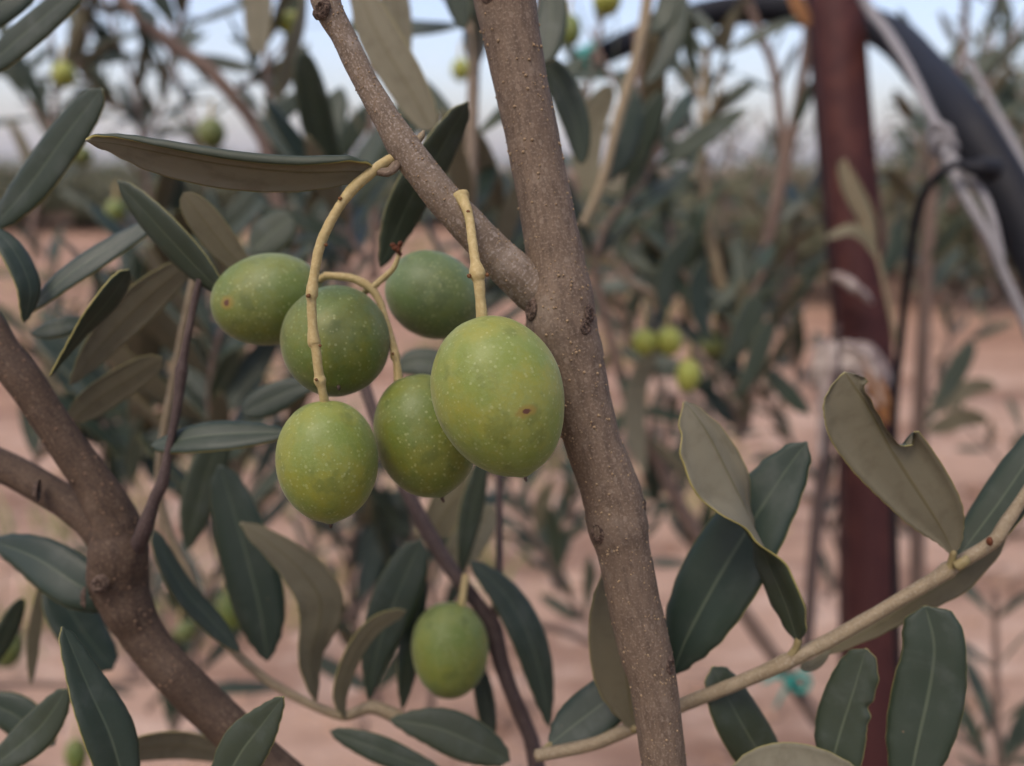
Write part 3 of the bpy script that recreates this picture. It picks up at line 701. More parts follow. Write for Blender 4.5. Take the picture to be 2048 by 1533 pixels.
leaf(BL, [(200, 1525, .17), (280, 1495, .175), (370, 1490, .18), (480, 1515, .185)], 40, 'under', tilt=[48], prof=OVAL)
leaf(BL, [(95, 1160, .19), (130, 1205, .19), (170, 1270, .19), (225, 1340, .19)], 48, 'top', tilt=-15, prof=OVAL)
leaf(BL, [(-20, 1340, .2), (10, 1270, .2), (45, 1195, .2)], 22, 'top', tilt=15, prof=LANCE)
leaf(BL, [(62, 1372, .2), (68, 1270, .2), (88, 1150, .2)], 13, 'under', tilt=10, prof=LANCE)

# ================================================================== BLURRED BRANCHES BEHIND
BG = 'out-of-focus olive branches behind the fruit'
UB = bg_branch('olive twig with a broad khaki leaf hanging behind the pale fork', [(640, -90, .2, 16), (720, -60, .2, 15), (800, -50, .2, 14), (900, -70, .2, 13)], 0, seed=5, group=BG, mat='bark_tan')
leaf(UB, [(705, -60, .2), (752, 60, .198), (812, 165, .196), (866, 262, .195)], 44, 'under', tilt=[10, 10], prof=OVAL)
leaf(UB, [(780, -60, .24), (792, 30, .24), (798, 150, .24)], 32, 'under', tilt=-10, prof=OVAL)
leaf(UB, [(880, -70, .22), (905, -20, .22), (930, 60, .22)], 26, 'top', tilt=20, prof=LANCE)
RB = bg_branch('olive shoot of dark leaves peeping out at the right of the main branch', [(1090, -120, .21, 16), (1080, 0, .212, 15), (1062, 120, .215, 13), (1050, 300, .22, 12)], 0, seed=6, group=BG, mat='bark_far')
leaf(RB, [(1100, -50, .205), (1103, 40, .204), (1085, 128, .203)], 34, 'top', tilt=15, prof=OVAL)
leaf(RB, [(1062, 110, .215), (1110, 150, .215), (1150, 240, .215), (1165, 330, .216)], 32, 'top', tilt=10, prof=LANCE)

bg_branch('long brown olive branch slanting down across the upper left sky', [(228, -40, .5, 22), (246, 0, .5, 22), (291, 45, .5, 24), (342, 89, .5, 29), (411, 134, .5, 30), (462, 188, .5, 29), (497, 230, .5, 28), (524, 270, .5, 30), (540, 330, .5, 28), (560, 430, .5, 26)], 8, .042, 11, group=BG, t1=.9,
          twigs=[([(531, 290, .5, 16), (536, 200, .5, 13), (532, 110, .5, 11), (520, 20, .5, 9)], 8), ([(462, 188, .5, 12), (500, 160, .52, 11), (560, 100, .54, 8), (610, 30, .55, 7)], 8), ([(342, 89, .5, 12), (370, 20, .5, 10), (380, -60, .5, 9)], 8)])
bg_branch('wispy olive shoots against the sky behind the big blue-grey leaf', [(60, 480, .62, 12), (90, 330, .62, 11), (110, 200, .62, 10), (100, 60, .62, 8), (80, -60, .62, 7)], 18, .05, 12, group=BG,
          twigs=[([(100, 260, .62, 8), (40, 180, .63, 7), (10, 90, .64, 6)], 10), ([(112, 190, .62, 8), (160, 120, .62, 7), (190, 20, .62, 6)], 12)])
bg_branch('thin upright olive shoots between the left sky gaps', [(300, 420, .7, 13), (285, 300, .7, 12), (270, 180, .7, 11), (230, 60, .7, 9), (200, -60, .7, 8)], 16, .05, 13, group=BG,
          twigs=[([(285, 290, .7, 8), (330, 200, .7, 7), (340, 100, .7, 6)], 12), ([(280, 240, .7, 8), (220, 210, .7, 7), (180, 160, .7, 6)], 12)])
bg_branch('sparse olive shoot above the small hanging olive at the left', [(420, 420, .8, 10), (410, 320, .8, 10), (380, 220, .8, 9), (340, 100, .8, 8), (330, -40, .8, 7)], 14, .05, 14, group=BG)
bg_branch('olive spray with a wide grey leaf hanging left of the pale fork', [(470, -120, .36, 12), (500, -90, .36, 11), (545, -60, .36, 10), (600, -60, .36, 9)], 0, .05, 15, group=BG)
_r = [o for o in bpy.data.objects if o.get('label', '').startswith('olive spray with a wide')][0]
leaf(_r, [(512, -80, .33), (516, 0, .33), (515, 112, .33)], 30, 'under', tilt=15, prof=OVAL)
leaf(_r, [(612, -20, .36), (590, 80, .36), (552, 172, .36)], 16, 'under', tilt=-30, prof=LANCE)
leaf(_r, [(535, 262, .40), (560, 225, .40), (605, 190, .40)], 22, 'top', tilt=-15, prof=OVAL)
bg_branch('smooth tan olive branch standing upright behind the gap of the fork', [(935, 520, .32, 26), (940, 400, .32, 26), (944, 260, .32, 25), (948, 140, .32, 24), (955, 50, .32, 24), (965, -60, .32, 22)], 10, .05, 16, mat='bark_light', group=BG,
          twigs=[([(948, 70, .32, 20), (925, 40, .32, 17), (900, 10, .32, 14), (880, -50, .32, 12)], 4)])
bg_branch('dim grey twig with drooping leaves behind the long khaki leaf', [(748, 560, .42, 18), (748, 420, .42, 17), (742, 300, .42, 15), (745, 180, .42, 13), (730, 60, .42, 11)], 6, .034, 17, group=BG, t1=.55)
bg_branch('pale straight shoot leaning beside the main branch near the black pipe', [(1165, 450, .31, 15), (1190, 397, .31, 17), (1211, 342, .31, 18), (1235, 240, .31, 20), (1262, 154, .31, 22), (1284, 70, .31, 23), (1295, 0, .31, 24), (1305, -70, .31, 24)], 0, .05, 18, mat='bark_tan', group=BG)
_r = [o for o in bpy.data.objects if o.get('label', '').startswith('pale straight shoot')][0]
leaf(_r, [(1185, 395, .31), (1172, 320, .31), (1185, 240, .31), (1225, 170, .31)], 32, 'under', tilt=15, prof=OVAL)
leaf(_r, [(1205, 370, .325), (1240, 320, .325), (1262, 260, .325), (1270, 190, .325)], 26, 'top', tilt=15, prof=OVAL)
leaf(_r, [(1290, 60, .31), (1330, 30, .31), (1345, -60, .31)], 26, 'top', tilt=-20, prof=OVAL)
leaf(_r, [(1290, 170, .33), (1330, 120, .33), (1355, 40, .33), (1362, -60, .33)], 24, 'top', tilt=-20, prof=LANCE)
bg_branch('brown olive branch dropping through the leaves right of the main stem', [(1275, 60, .55, 20), (1287, 205, .55, 22), (1297, 308, .55, 23), (1320, 411, .55, 23), (1352, 490, .55, 22), (1390, 580, .55, 20), (1410, 680, .55, 18)], 12, .045, 19, group=BG,
          twigs=[([(1290, 240, .55, 10), (1220, 150, .56, 9), (1180, 60, .57, 8)], 4), ([(1297, 330, .55, 10), (1370, 240, .56, 9), (1400, 140, .57, 8)], 4)])
bg_branch('forked olive shoots rising left of the red post', [(1490, 860, .62, 20), (1509, 705, .62, 20), (1526, 596, .62, 20), (1533, 497, .62, 24), (1553, 404, .62, 26), (1570, 320, .62, 27), (1580, 284, .62, 24), (1600, 192, .62, 22), (1616, 60, .62, 20), (1622, -60, .62, 18)], 8, .042, 20, group=BG, mat='bark_far',
          twigs=[([(1568, 330, .62, 22), (1560, 230, .62, 20), (1548, 140, .62, 20), (1525, 80, .62, 18), (1495, 0, .62, 16), (1480, -60, .62, 14)], 6)])
bg_branch('pale slender olive stem between the main branch and the forked shoots', [(1468, 700, .52, 20), (1447, 590, .52, 22), (1430, 520, .52, 23), (1413, 411, .52, 22), (1403, 308, .52, 19), (1406, 223, .52, 16), (1412, 100, .52, 13)], 8, .042, 21, mat='bark_tan', group=BG, t0=.45,
          twigs=[([(1408, 250, .52, 9), (1440, 170, .52, 8), (1450, 80, .52, 7)], 6), ([(1406, 200, .52, 9), (1370, 140, .52, 8)], 4)])
bg_branch('thin rusty olive shoot in the sky above the black pipe', [(1900, 420, .75, 18), (1912, 200, .75, 17), (1926, 90, .75, 16), (1933, -20, .75, 15), (1938, -90, .75, 14)], 16, .05, 22, group=BG)
bg_branch('crossed thin olive shoots at the upper right edge', [(1955, 260, .85, 13), (1966, 190, .85, 13), (1977, 130, .85, 12), (1990, 20, .85, 11), (1998, -80, .85, 10)], 14, .05, 23, group=BG, twigs=[([(1968, 188, .85, 10), (2000, 120, .85, 9), (2060, 20, .85, 8)], 10), ([(1957, 250, .85, 9), (2010, 220, .85, 8), (2080, 170, .85, 7)], 10)])
bg_branch('small fruiting olive branch with two yellowish olives right of the main stem', [(1200, 450, .45, 18), (1225, 515, .45, 17), (1262, 565, .45, 17), (1300, 586, .45, 19), (1322, 610, .45, 18), (1345, 650, .45, 16), (1372, 682, .45, 15), (1406, 722, .45, 16), (1434, 742, .45, 15), (1450, 780, .45, 15), (1478, 815, .45, 15)], 0, .05, 24, group=BG, mat='bark_light')
_r = [o for o in bpy.data.objects if o.get('label', '').startswith('small fruiting')][0]
leaf(_r, [(1478, 612, .42), (1410, 640, .42), (1398, 570, .42), (1405, 520, .42)], 24, 'top', tilt=20, prof=OVAL) if False else None
leaf(_r, [(1420, 690, .44), (1400, 620, .44), (1400, 560, .44), (1412, 520, .44)], 24, 'top', tilt=30, prof=OVAL)
leaf(_r, [(1330, 640, .44), (1330, 570, .44), (1355, 510, .44), (1392, 462, .44)], 24, 'top', tilt=15, prof=LANCE)
leaf(_r, [(1434, 742, .44), (1470, 700, .44), (1500, 640, .44), (1512, 590, .44)], 30, 'top', tilt=20, prof=OBOV)
leaf(_r, [(1460, 800, .44), (1490, 770, .44), (1520, 700, .44), (1540, 640, .44)], 22, 'top', tilt=20, prof=OBOV)
leaf(_r, [(1290, 950, .42), (1270, 860, .42), (1275, 770, .42), (1310, 700, .42)], 24, 'under', tilt=20, prof=OVAL)
leaf(_r, [(1620, 830, .5), (1580, 790, .5), (1530, 735, .5)], 20, 'top', tilt=20, prof=LANCE)
bg_branch('dim brown olive branch leaning low behind the main stem', [(1190, 560, .5, 20), (1225, 690, .5, 22), (1245, 760, .5, 24), (1275, 845, .5, 26), (1313, 915, .5, 27), (1352, 996, .5, 28), (1400, 1080, .5, 28), (1470, 1200, .5, 28), (1560, 1330, .5, 30), (1640, 1450, .5, 30)], 8, .05, 25, group=BG, t1=.4)
bg_branch('dull grey olive stem with leaf pairs just right of the red post', [(1835, 1300, .66, 30), (1835, 1050, .66, 30), (1838, 900, .66, 29), (1843, 760, .66, 28), (1850, 600, .66, 27), (1858, 450, .66, 26), (1866, 320, .66, 24), (1870, 150, .66, 20)], 14, .055, 26, group=BG, t0=.55)
_r = [o for o in bpy.data.objects if o.get('label', '').startswith('dull grey olive stem')][0]
leaf(_r, [(1846, 855, .6), (1880, 800, .6), (1915, 740, .6), (1946, 682, .6)], 21, 'top', tilt=15, prof=OBOV)
leaf(_r, [(1850, 830, .6), (1900, 800, .6), (1945, 775, .6), (1992, 772, .6)], 19, 'under', tilt=15, prof=OVAL)
leaf(_r, [(1850, 862, .6), (1890, 850, .6), (1930, 835, .6), (1975, 842, .6)], 20, 'under', tilt=15, prof=OVAL)
bg_branch('weedy olive shoots low at the right edge', [(2010, 1640, .6, 14), (1996, 1500, .6, 13), (1992, 1350, .6, 13), (1990, 1180, .6, 11)], 8, .05, 27, group=BG, twigs=[([(1998, 1560, .6, 10), (1950, 1500, .6, 9), (1900, 1450, .6, 7)], 6), ([(2000, 1560, .6, 10), (2040, 1500, .6, 9), (2080, 1470, .6, 7)], 6)])
bg_branch('small green shoots low between the largest olive and the main stem', [(1180, 1260, .65, 10), (1120, 1160, .65, 10), (1060, 1060, .65, 9), (1010, 960, .65, 8)], 16, .05, 28, group=BG, twigs=[([(1090, 1110, .65, 8), (1150, 1020, .65, 7), (1160, 940, .65, 6)], 10)])
bg_branch('soft sage olive shoots behind the sideways olive', [(430, 960, .4, 13), (440, 840, .4, 12), (430, 720, .4, 11), (400, 600, .4, 10), (410, 480, .4, 9)], 26, .05, 29, group=BG)
bg_branch('blurred leafy olive shoots behind the pair of small stalks', [(560, 900, .48, 13), (590, 760, .48, 12), (600, 600, .48, 12), (590, 480, .48, 10), (640, 360, .48, 9)], 26, .05, 30, group=BG)
bg_branch('blurred olive shoots under the long khaki leaf', [(700, 640, .55, 13), (690, 520, .55, 12), (660, 430, .55, 11), (640, 320, .55, 10)], 22, .05, 31, group=BG)
bg_branch('shadowy olive shoots between the dark left branch and the pale twig', [(180, 1060, .42, 13), (210, 900, .42, 12), (240, 760, .42, 11), (220, 640, .42, 10)], 20, .05, 32, group=BG)
bg_branch('leafy olive shoots low behind the curling brown leaf', [(760, 1420, .45, 14), (720, 1280, .45, 13), (700, 1150, .45, 12), (720, 1000, .45, 10)], 18, .05, 33, group=BG)
bg_branch('leafy olive shoots low behind the thick left branch', [(330, 1500, .5, 14), (380, 1380, .5, 13), (400, 1250, .5, 12), (440, 1120, .5, 10)], 18, .05, 34, group=BG)
bg_branch('thin bare twig standing in for a shadow line on the pink soil near the bottom left', [(-60, 1372, .6, 14), (60, 1368, .6, 14), (180, 1372, .6, 13), (300, 1362, .6, 12)], 2, .04, 35, group=BG)  # a dark shadow line on the ground, built as a twig
bg_branch('thin bare olive twig crossing the pink soil behind the main stem', [(1040, 1240, .6, 14), (1120, 1262, .6, 14), (1200, 1290, .6, 14), (1330, 1330, .6, 13)], 2, .04, 36, group=BG)
bg_branch('dense dark olive spray at the top between the main stem and the pipe', [(1130, 560, .6, 16), (1150, 400, .6, 15), (1160, 250, .6, 14), (1190, 120, .6, 12), (1210, -20, .6, 10)], 8, .055, 37, group=BG)
bg_branch('olive shoots with silvery leaves before the red post', [(1800, 720, .45, 10), (1775, 600, .45, 10), (1745, 480, .45, 9), (1705, 380, .45, 8), (1690, 320, .45, 6)], 0, .05, 38, group=BG, mat='bark_tan')
_r = [o for o in bpy.data.objects if o.get('label', '').startswith('olive shoots with silvery')][0]
leaf(_r, [(1752, 500, .45), (1730, 430, .45), (1700, 370, .45), (1682, 320, .45)], 20, 'under', tilt=20, prof=LANCE)
leaf(_r, [(1752, 520, .44), (1735, 478, .44), (1700, 460, .44), (1652, 478, .44)], 14, 'under', tilt=20, prof=LANCE)
leaf(_r, [(1760, 560, .45), (1790, 500, .45), (1795, 440, .45)], 18, 'top', tilt=20, prof=LANCE)
bg_branch('reddish upright olive stem in front of the soil left of the red post', [(1608, 1330, .5, 22), (1615, 1275, .5, 23), (1622, 1179, .5, 25), (1632, 1060, .5, 26), (1645, 940, .5, 27), (1655, 860, .5, 26), (1668, 760, .5, 24), (1672, 650, .5, 18)], 0, .05, 39, group=BG, mat='bark_purple')
bg_branch('sage green olive shoots filling the gap left of the hanging cluster', [(480, 1080, .33, 14), (450, 960, .33, 13), (420, 820, .33, 12), (430, 700, .33, 11), (470, 600, .33, 9)], 22, .05, 51, group=BG)
bg_branch('dim olive shoots behind the purple-brown twig', [(250, 1000, .36, 14), (270, 880, .36, 13), (290, 740, .36, 12), (280, 620, .36, 11), (310, 500, .36, 9)], 22, .05, 52, group=BG)
bg_branch('dark olive shoots in the hollow under the fork', [(960, 760, .36, 14), (930, 640, .36, 13), (980, 560, .36, 12), (1010, 460, .36, 10), (990, 360, .36, 9)], 18, .05, 53, group=BG)
bg_branch('grey-green olive shoots between the stalks and the fork', [(730, 520, .34, 14), (700, 470, .34, 13), (690, 400, .34, 12), (640, 350, .34, 10)], 14, .05, 54, group=BG)
bg_branch('dusky olive leaves close behind the right side of the main stem', [(1210, 640, .38, 14), (1190, 540, .38, 13), (1220, 440, .38, 12), (1290, 360, .38, 10), (1320, 280, .38, 9)], 12, .05, 55, group=BG)
bg_branch('bushy olive shoots above the two yellow-green olives', [(1420, 720, .5, 14), (1400, 600, .5, 13), (1350, 520, .5, 12), (1330, 420, .5, 10)], 20, .052, 56, group=BG)
bg_branch('dark olive leaves bunched left of the white rag', [(1505, 800, .5, 14), (1510, 700, .5, 13), (1490, 620, .5, 12), (1530, 540, .5, 10)], 14, .05, 57, group=BG)
bg_branch('low olive shoots trailing under the sideways leaf at the left', [(60, 940, .4, 13), (120, 860, .4, 12), (200, 840, .4, 11), (280, 900, .4, 9)], 14, .05, 58, group=BG)
bg_branch('dark olive shoot right of the fork against the field trees', [(1260, 700, .55, 15), (1240, 600, .55, 14), (1260, 500, .55, 12), (1300, 420, .55, 10)], 16, .046, 61, group=BG)
bg_branch('dark bunched olive leaves above the hanging third small olive', [(1480, 880, .55, 15), (1465, 760, .55, 14), (1440, 640, .55, 12), (1455, 540, .55, 10)], 18, .044, 62, group=BG)
bg_branch('khaki olive shoot between the pale stem and the red post', [(1600, 760, .65, 14), (1570, 640, .65, 13), (1580, 520, .65, 11), (1600, 420, .65, 9)], 16, .046, 63, group=BG)
bg_branch('dull olive shoots between the left branch and the sideways olive', [(160, 800, .5, 14), (230, 700, .5, 13), (330, 640, .5, 12), (380, 560, .5, 10)], 16, .044, 64, group=BG)
bg_branch('dull olive shoots under the blue-grey leaf beside the hanging olives', [(480, 1160, .48, 14), (500, 1040, .48, 13), (470, 930, .48, 12), (520, 830, .48, 10)], 16, .044, 65, group=BG)
bg_branch('dull olive shoots behind the lone lower olive', [(860, 1420, .5, 14), (880, 1260, .5, 13), (850, 1120, .5, 12), (900, 1020, .5, 10)], 16, .044, 66, group=BG)
bg_branch('dull olive shoots low behind the right side of the main stem', [(1420, 1180, .6, 14), (1370, 1060, .6, 13), (1330, 950, .6, 12), (1340, 840, .6, 10)], 12, .044, 67, group=BG)
bg_branch('greenish olive shoots low in the middle behind the brown branch', [(690, 1240, .42, 13), (780, 1150, .42, 12), (830, 1060, .42, 11), (800, 960, .42, 9)], 16, .05, 59, group=BG)
for i, (lab, x, y0, y1, d, n, L) in enumerate((
        ('low olive shoot over the soil between the main stem and the two-toned leaves', 1290, 1180, 820, .75, 18, .04),
        ('small olive shoot over the soil above the pale twisted leaf', 1400, 980, 700, .8, 18, .04),
        ('small olive shoot over the soil left of the bitten leaf', 1560, 900, 600, .85, 18, .04),
        ('thin olive shoot on the soil right of the black drip tube', 1900, 760, 560, .9, 12, .04),
        ('thin olive shoot over the soil below the bitten leaf', 1690, 1200, 960, .8, 10, .04),
        ('small sagging olive shoot over the soil at the right edge', 2010, 1120, 860, .9, 10, .04),
        ('small olive shoot over the soil left of the sideways olive', 330, 760, 470, .7, 20, .042),
        ('small olive shoot over the soil near the left edge', 90, 760, 520, .75, 16, .042),
        ('small olive shoot over the soil under the cluster', 620, 1240, 900, .7, 20, .042),
        ('small olive shoot over the soil beside the lone lower olive', 1080, 1180, 860, .7, 16, .042),
        ('small olive shoot low over the soil at the bottom left', 330, 1420, 1120, .7, 14, .042),
        ('small olive shoot over the soil behind the right-hand back olive', 960, 700, 440, .7, 20, .042),
        ('small olive shoot between the sideways olive and the long stalk', 590, 640, 360, .75, 20, .042))):
    rg = random.Random(400 + i); m = (y0 + y1) / 2
    bg_branch(lab, [(x + rg.uniform(-50, 50), y0, d, 12), (x + rg.uniform(-30, 30), m + 50, d, 11), (x + rg.uniform(-40, 40), m - 50, d, 9), (x + rg.uniform(-60, 60), y1, d, 6)], n, L, 400 + i, group='small olive shoots over the soil',
              twigs=[([(x, m + 60 * sx, d, 7), (x + sx * 70, m + 60 * sx - 70, d + .02, 6), (x + sx * 120, m + 60 * sx - 120, d + .04, 5)], 6) for sx in (-1, 1)])
# farther shoots filling the upper right, 1 - 2 m away
for i, (lab, x, y0, y1, d, n) in enumerate((
        ('farther olive shoot behind the pale slender stem', 1350, 560, 110, 1.15, 26),
        ('farther olive shoot with gappy leaves just left of the red post', 1480, 560, 150, 1.2, 26),
        ('farther olive shoot half hidden by the red post', 1640, 560, 180, 1.1, 16),
        ('farther olive shoot under the black pipe', 1800, 560, 200, .9, 26),
        ('farther olive shoot behind the white twine', 1960, 600, 120, 1.0, 26),
        ('farther olive shoot low behind the two yellowish olives', 1300, 800, 420, .6, 34))):
    rg = random.Random(200 + i); m = (y0 + y1) / 2
    bg_branch(lab, [(x + 30, y0, d, 9), (x + rg.uniform(-40, 40), m + 80, d, 8), (x + rg.uniform(-60, 60), m - 60, d, 7), (x + rg.uniform(-80, 80), y1, d, 5)], n // 3, .055, 200 + i, group='farther olive shoots',
              twigs=[([(x + rg.uniform(-20, 20), m + rg.uniform(-50, 120), d, 5), (x + sx * rg.uniform(50, 90), m - rg.uniform(-40, 80), d + .05, 4), (x + sx * rg.uniform(90, 150), m - rg.uniform(60, 190), d + .1, 4)], n // 6) for sx in (-1, 1, -1, 1)], upmix=.3)

# ================================================================== SMALL OLIVES BEHIND
MB_Y = fruit_mat('olive_skin_far_yellow', *((.23, .26, .035), (.27, .265, .03), (.24, .28, .09), .3))
MB_G = fruit_mat('olive_skin_far_green', *GRN)
MB_D = fruit_mat('olive_skin_far_dark', *((.10, .125, .028), (.12, .13, .02), (.14, .17, .08), .3))
for (lab, x, y, w, l, a, m, d) in (
        ('small dark green olive hanging in the sky above the long khaki leaf', 423, 267, 54, 62, 2, MB_D, .48),
        ('small yellow-green olive among thin shoots at the upper left', 128, 150, 46, 50, 10, MB_Y, .5),
        ('small green olive in the sky just right of the main stem', 1141, 60, 42, 62, 4, MB_G, .42),
        ('bright green olive cut off by the top edge right of the main stem', 1214, 2, 56, 58, 0, MB_Y, .42),
        ('pale yellow-green olive lying sideways left of the pale fork', 578, 46, 40, 54, -70, MB_Y, .5),
        ('small yellow-green olive peeping out left of the upright tan branch', 922, 140, 38, 46, 0, MB_Y, .7),
        ('left one of two small yellow-green olives side by side', 1288, 685, 50, 54, 0, MB_Y, .40),
        ('right one of two small yellow-green olives side by side', 1338, 682, 52, 60, 5, MB_Y, .40),
        ('small green olive hanging under the two yellow-green ones', 1376, 752, 48, 68, -6, MB_Y, .40),
        ('dull green olive under the dark leaves left of the red post', 1427, 690, 48, 54, 0, MB_D, .5),
        ('blurred olive beside the curved dark leaf low at the left', 460, 1222, 46, 82, 15, MB_G, .45),
        ('dark olive at the left edge near the bottom', 16, 1298, 56, 78, -8, MB_D, .4),
        ('blurred olive at the bottom edge beside the tall dark leaf', 152, 1512, 42, 70, 5, MB_G, .45),
        ('dark olive tucked under the big blue-grey leaf', 163, 312, 44, 40, 10, MB_D, .6),
        ('pale blurred olive above the pink soil at the left', 232, 422, 40, 46, 0, MB_G, .6),
        ('pale green olive against the left branch under the dark leaf', 108, 1195, 40, 50, 0, MB_G, .45),
        ('half-hidden olive under the pale twig at the lower left', 372, 1262, 46, 40, 30, MB_D, .45)):
    olive(lab, x, y, d, w, l, a, 0, None, [(x - a * .3 + 3, y - l * .5 - 34, d, 6), (x - a * .4, y - l * .5 - 15, d, 6), (x - a * .4, y - l * .5 + 4, d, 7)], int(x), mat=m, group='small blurred olives behind', tip=False)

# ================================================================== POST, PIPE, TUBE, TWINE
t = NT('rusty_red_paint'); o_ = t.coord('Object'); n_ = t.noise(o_, 60, 6, .65); n2_ = t.noise(o_, 300, 4)
t.bsdf(t.mix(t.ramp(n_, .48, .62), t.mix(n2_, (.056, .014, .012), (.032, .009, .009)), (.064, .019, .015)), .7, .3, t.bump(n_, .4, .001)); M['post'] = t.m
DP = .56
post = thing('metal_stake', P(1752, 1533, DP), 'tall rusty dark red angle-iron stake leaning slightly at the right', 'stake')
pp = [(1680, -120, DP), (1684, 0, DP), (1697, 170, DP), (1711, 340, DP), (1726, 500, DP), (1740, 660, DP), (1747, 850, DP), (1752, 1100, DP), (1754, 1533, DP), (1756, 1800, DP)]
sp, _ = crom([P(*q) for q in pp], None, 60)
while sp[-1].z > -.1: sp.append(sp[-1] + (sp[-1] - sp[-3]).normalized() * .06)
X = CR @ Vector((1, 0, 0)); Yv = Vector((0, 1, 0)); w = PX(90, DP)
prof = [(-.5, 0), (.5, 0), (.5, .10), (-.40, .10), (-.40, 1.0), (-.5, 1.0)]
bm = bmesh.new(); rows = [[bm.verts.new(p + X * a * w + Yv * b * w) for a, b in prof] for p in sp]
for A, B in zip(rows, rows[1:]):
    for k in range(6): bm.faces.new((A[k], A[(k + 1) % 6], B[(k + 1) % 6], B[k]))
bm.faces.new(rows[0]); bm.faces.new(rows[-1][::-1])
bmesh.ops.recalc_face_normals(bm, faces=bm.faces); bmesh.ops.bevel(bm, geom=[e for e in bm.edges if e.calc_face_angle(0) > .8], offset=.0008, segments=2, affect='EDGES')
mesh_obj('angle_bar', bm, M['post'], post, post.location)

t = NT('black_polythene'); o_ = t.coord('Object'); n_ = t.noise(o_, 120, 4)
t.bsdf(t.mix(n_, (.005, .006, .008), (.013, .014, .018)), t.math('ADD', .55, t.math('MULTIPLY', n_, .2)), .22, t.bump(t.noise(o_, 500, 3), .15, .0004)); M['pipe'] = t.m
pipe = thing('irrigation_pipe', P(1750, 20, .5), 'thick black irrigation pipe draped over the red stake and sagging to the right', 'pipe')
bm = bmesh.new(); pts, rad = pxtube([(1040, 210, .62, 40), (1100, 168, .62, 42), (1180, 122, .61, 44), (1270, 80, .62, 50), (1380, 38, .625, 56), (1480, 20, .63, 58), (1590, 22, .63, 58), (1690, 36, .62, 62), (1780, 70, .55, 70), (1850, 140, .46, 77), (1920, 232, .39, 86), (1990, 345, .37, 94), (2062, 475, .36, 100), (2130, 620, .35, 104), (2200, 780, .345, 106)])
tube(bm, pts, rad, 120, 24, .01, 60); mesh_obj('hose', bm, M['pipe'], pipe, pipe.location)
bm = bmesh.new(); p0 = P(1990, 344, .34); tube(bm, [P(1985, 342, .348), P(1965, 336, .345), P(1945, 336, .345), P(1925, 332, .346)], [PX(24, .345), PX(20, .345), PX(15, .345), PX(10, .345)], 12, 14, 0); mesh_obj('barb_fitting', bm, M['pipe'], pipe, pipe.location)
tubeo = thing('drip_tube', P(1951, 336, .345), 'thin black drip tube curving down from the thick pipe', 'tube')
bm = bmesh.new(); pts, rad = pxtube([(1940, 335, .345, 18), (1910, 330, .346, 17), (1875, 352, .35, 17), (1846, 394, .36, 17), (1828, 455, .37, 17), (1820, 524, .38, 17), (1809, 603, .40, 16), (1799, 705, .42, 16), (1791, 780, .43, 16), (1786, 900, .45, 16), (1790, 1100, .47, 15), (1800, 1400, .5, 14), (1805, 1700, .53, 13)])
tube(bm, pts, rad, 90, 12, .01, 60); mesh_obj('line', bm, M['pipe'], tubeo, tubeo.location)

t = NT('white_twine_fibre'); o_ = t.coord('Object'); n_ = t.noise(o_, 900, 4)
t.bsdf(t.mix(n_, (.13, .128, .132), (.32, .31, .31)), .85, .2, t.bump(n_, .6, .0006)); M['twine'] = t.m
def rope(bm, spec, n=160, turns=26):
    pts, rad = crom(*pxtube(spec), n)
    for ph in (0, PI * 2 / 3, PI * 4 / 3):
        q = []
        for i, p in enumerate(pts):
            T = (pts[min(i + 1, n)] - pts[max(i - 1, 0)]).normalized(); a = T.orthogonal().normalized(); a = (X - T * X.dot(T)).normalized(); b = T.cross(a)
            th = ph + i / n * turns * 2 * PI
            q.append(p + (a * math.cos(th) + b * math.sin(th)) * rad[i] * .5)
        tube(bm, q, [r * .62 for r in rad], n, 7, .1, 500, resample=False)
twine = thing('twine', P(1735, 0, .47), 'frayed off-white twine knotted along the black pipe', 'twine')
bm = bmesh.new(); rope(bm, [(1700, -60, .46, 18), (1733, 10, .46, 20), (1776, 66, .44, 19), (1817, 132, .41, 18), (1855, 214, .385, 19), (1880, 270, .37, 22), (1896, 320, .36, 22), (1932, 396, .35, 20), (1981, 482, .345, 19), (2004, 540, .345, 19), (2030, 598, .345, 19), (2056, 660, .345, 19), (2090, 760, .345, 19)])
mesh_obj('strand', bm, M['twine'], twine, twine.location)
bm = bmesh.new(); rope(bm, [(1890, 300, .362, 18), (1925, 340, .355, 18), (1962, 385, .35, 18), (1985, 440, .346, 17), (2002, 520, .3455, 16)], 60, 12); mesh_obj('loose_end', bm, M['twine'], twine, twine.location)
bm = bmesh.new(); c = P(1884, 285, .362)
for k in range(5):
    q = []; r = PX(17 + 3 * (k % 2), .362); ax = Vector((random.gauss(0, 1), random.gauss(0, 1), random.gauss(0, 1))).normalized(); a = ax.orthogonal().normalized(); b = ax.cross(a)
    cc = c + (CR @ Vector((.35, -1, 0))) * PX(-26 + 13 * k, .362) * .9
    q = [cc + (a * math.cos(2 * PI * i / 16) + b * math.sin(2 * PI * i / 16)) * r for i in range(17)]
    tube(bm, q, [PX(8, .362)] * 17, 32, 8, .2, 500, cap=False)
mesh_obj('knot', bm, M['twine'], twine, twine.location)
strap = thing('rope', P(1981, 205, .5), 'thin pale grey cord running along the far side of the black pipe', 'cord')
bm = bmesh.new(); rope(bm, [(1930, 110, .52, 15), (1981, 205, .5, 16), (2015, 265, .48, 16), (2050, 335, .46, 16), (2100, 440, .44, 16)], 50, 8); mesh_obj('strand', bm, M['twine'], strap, strap.location)

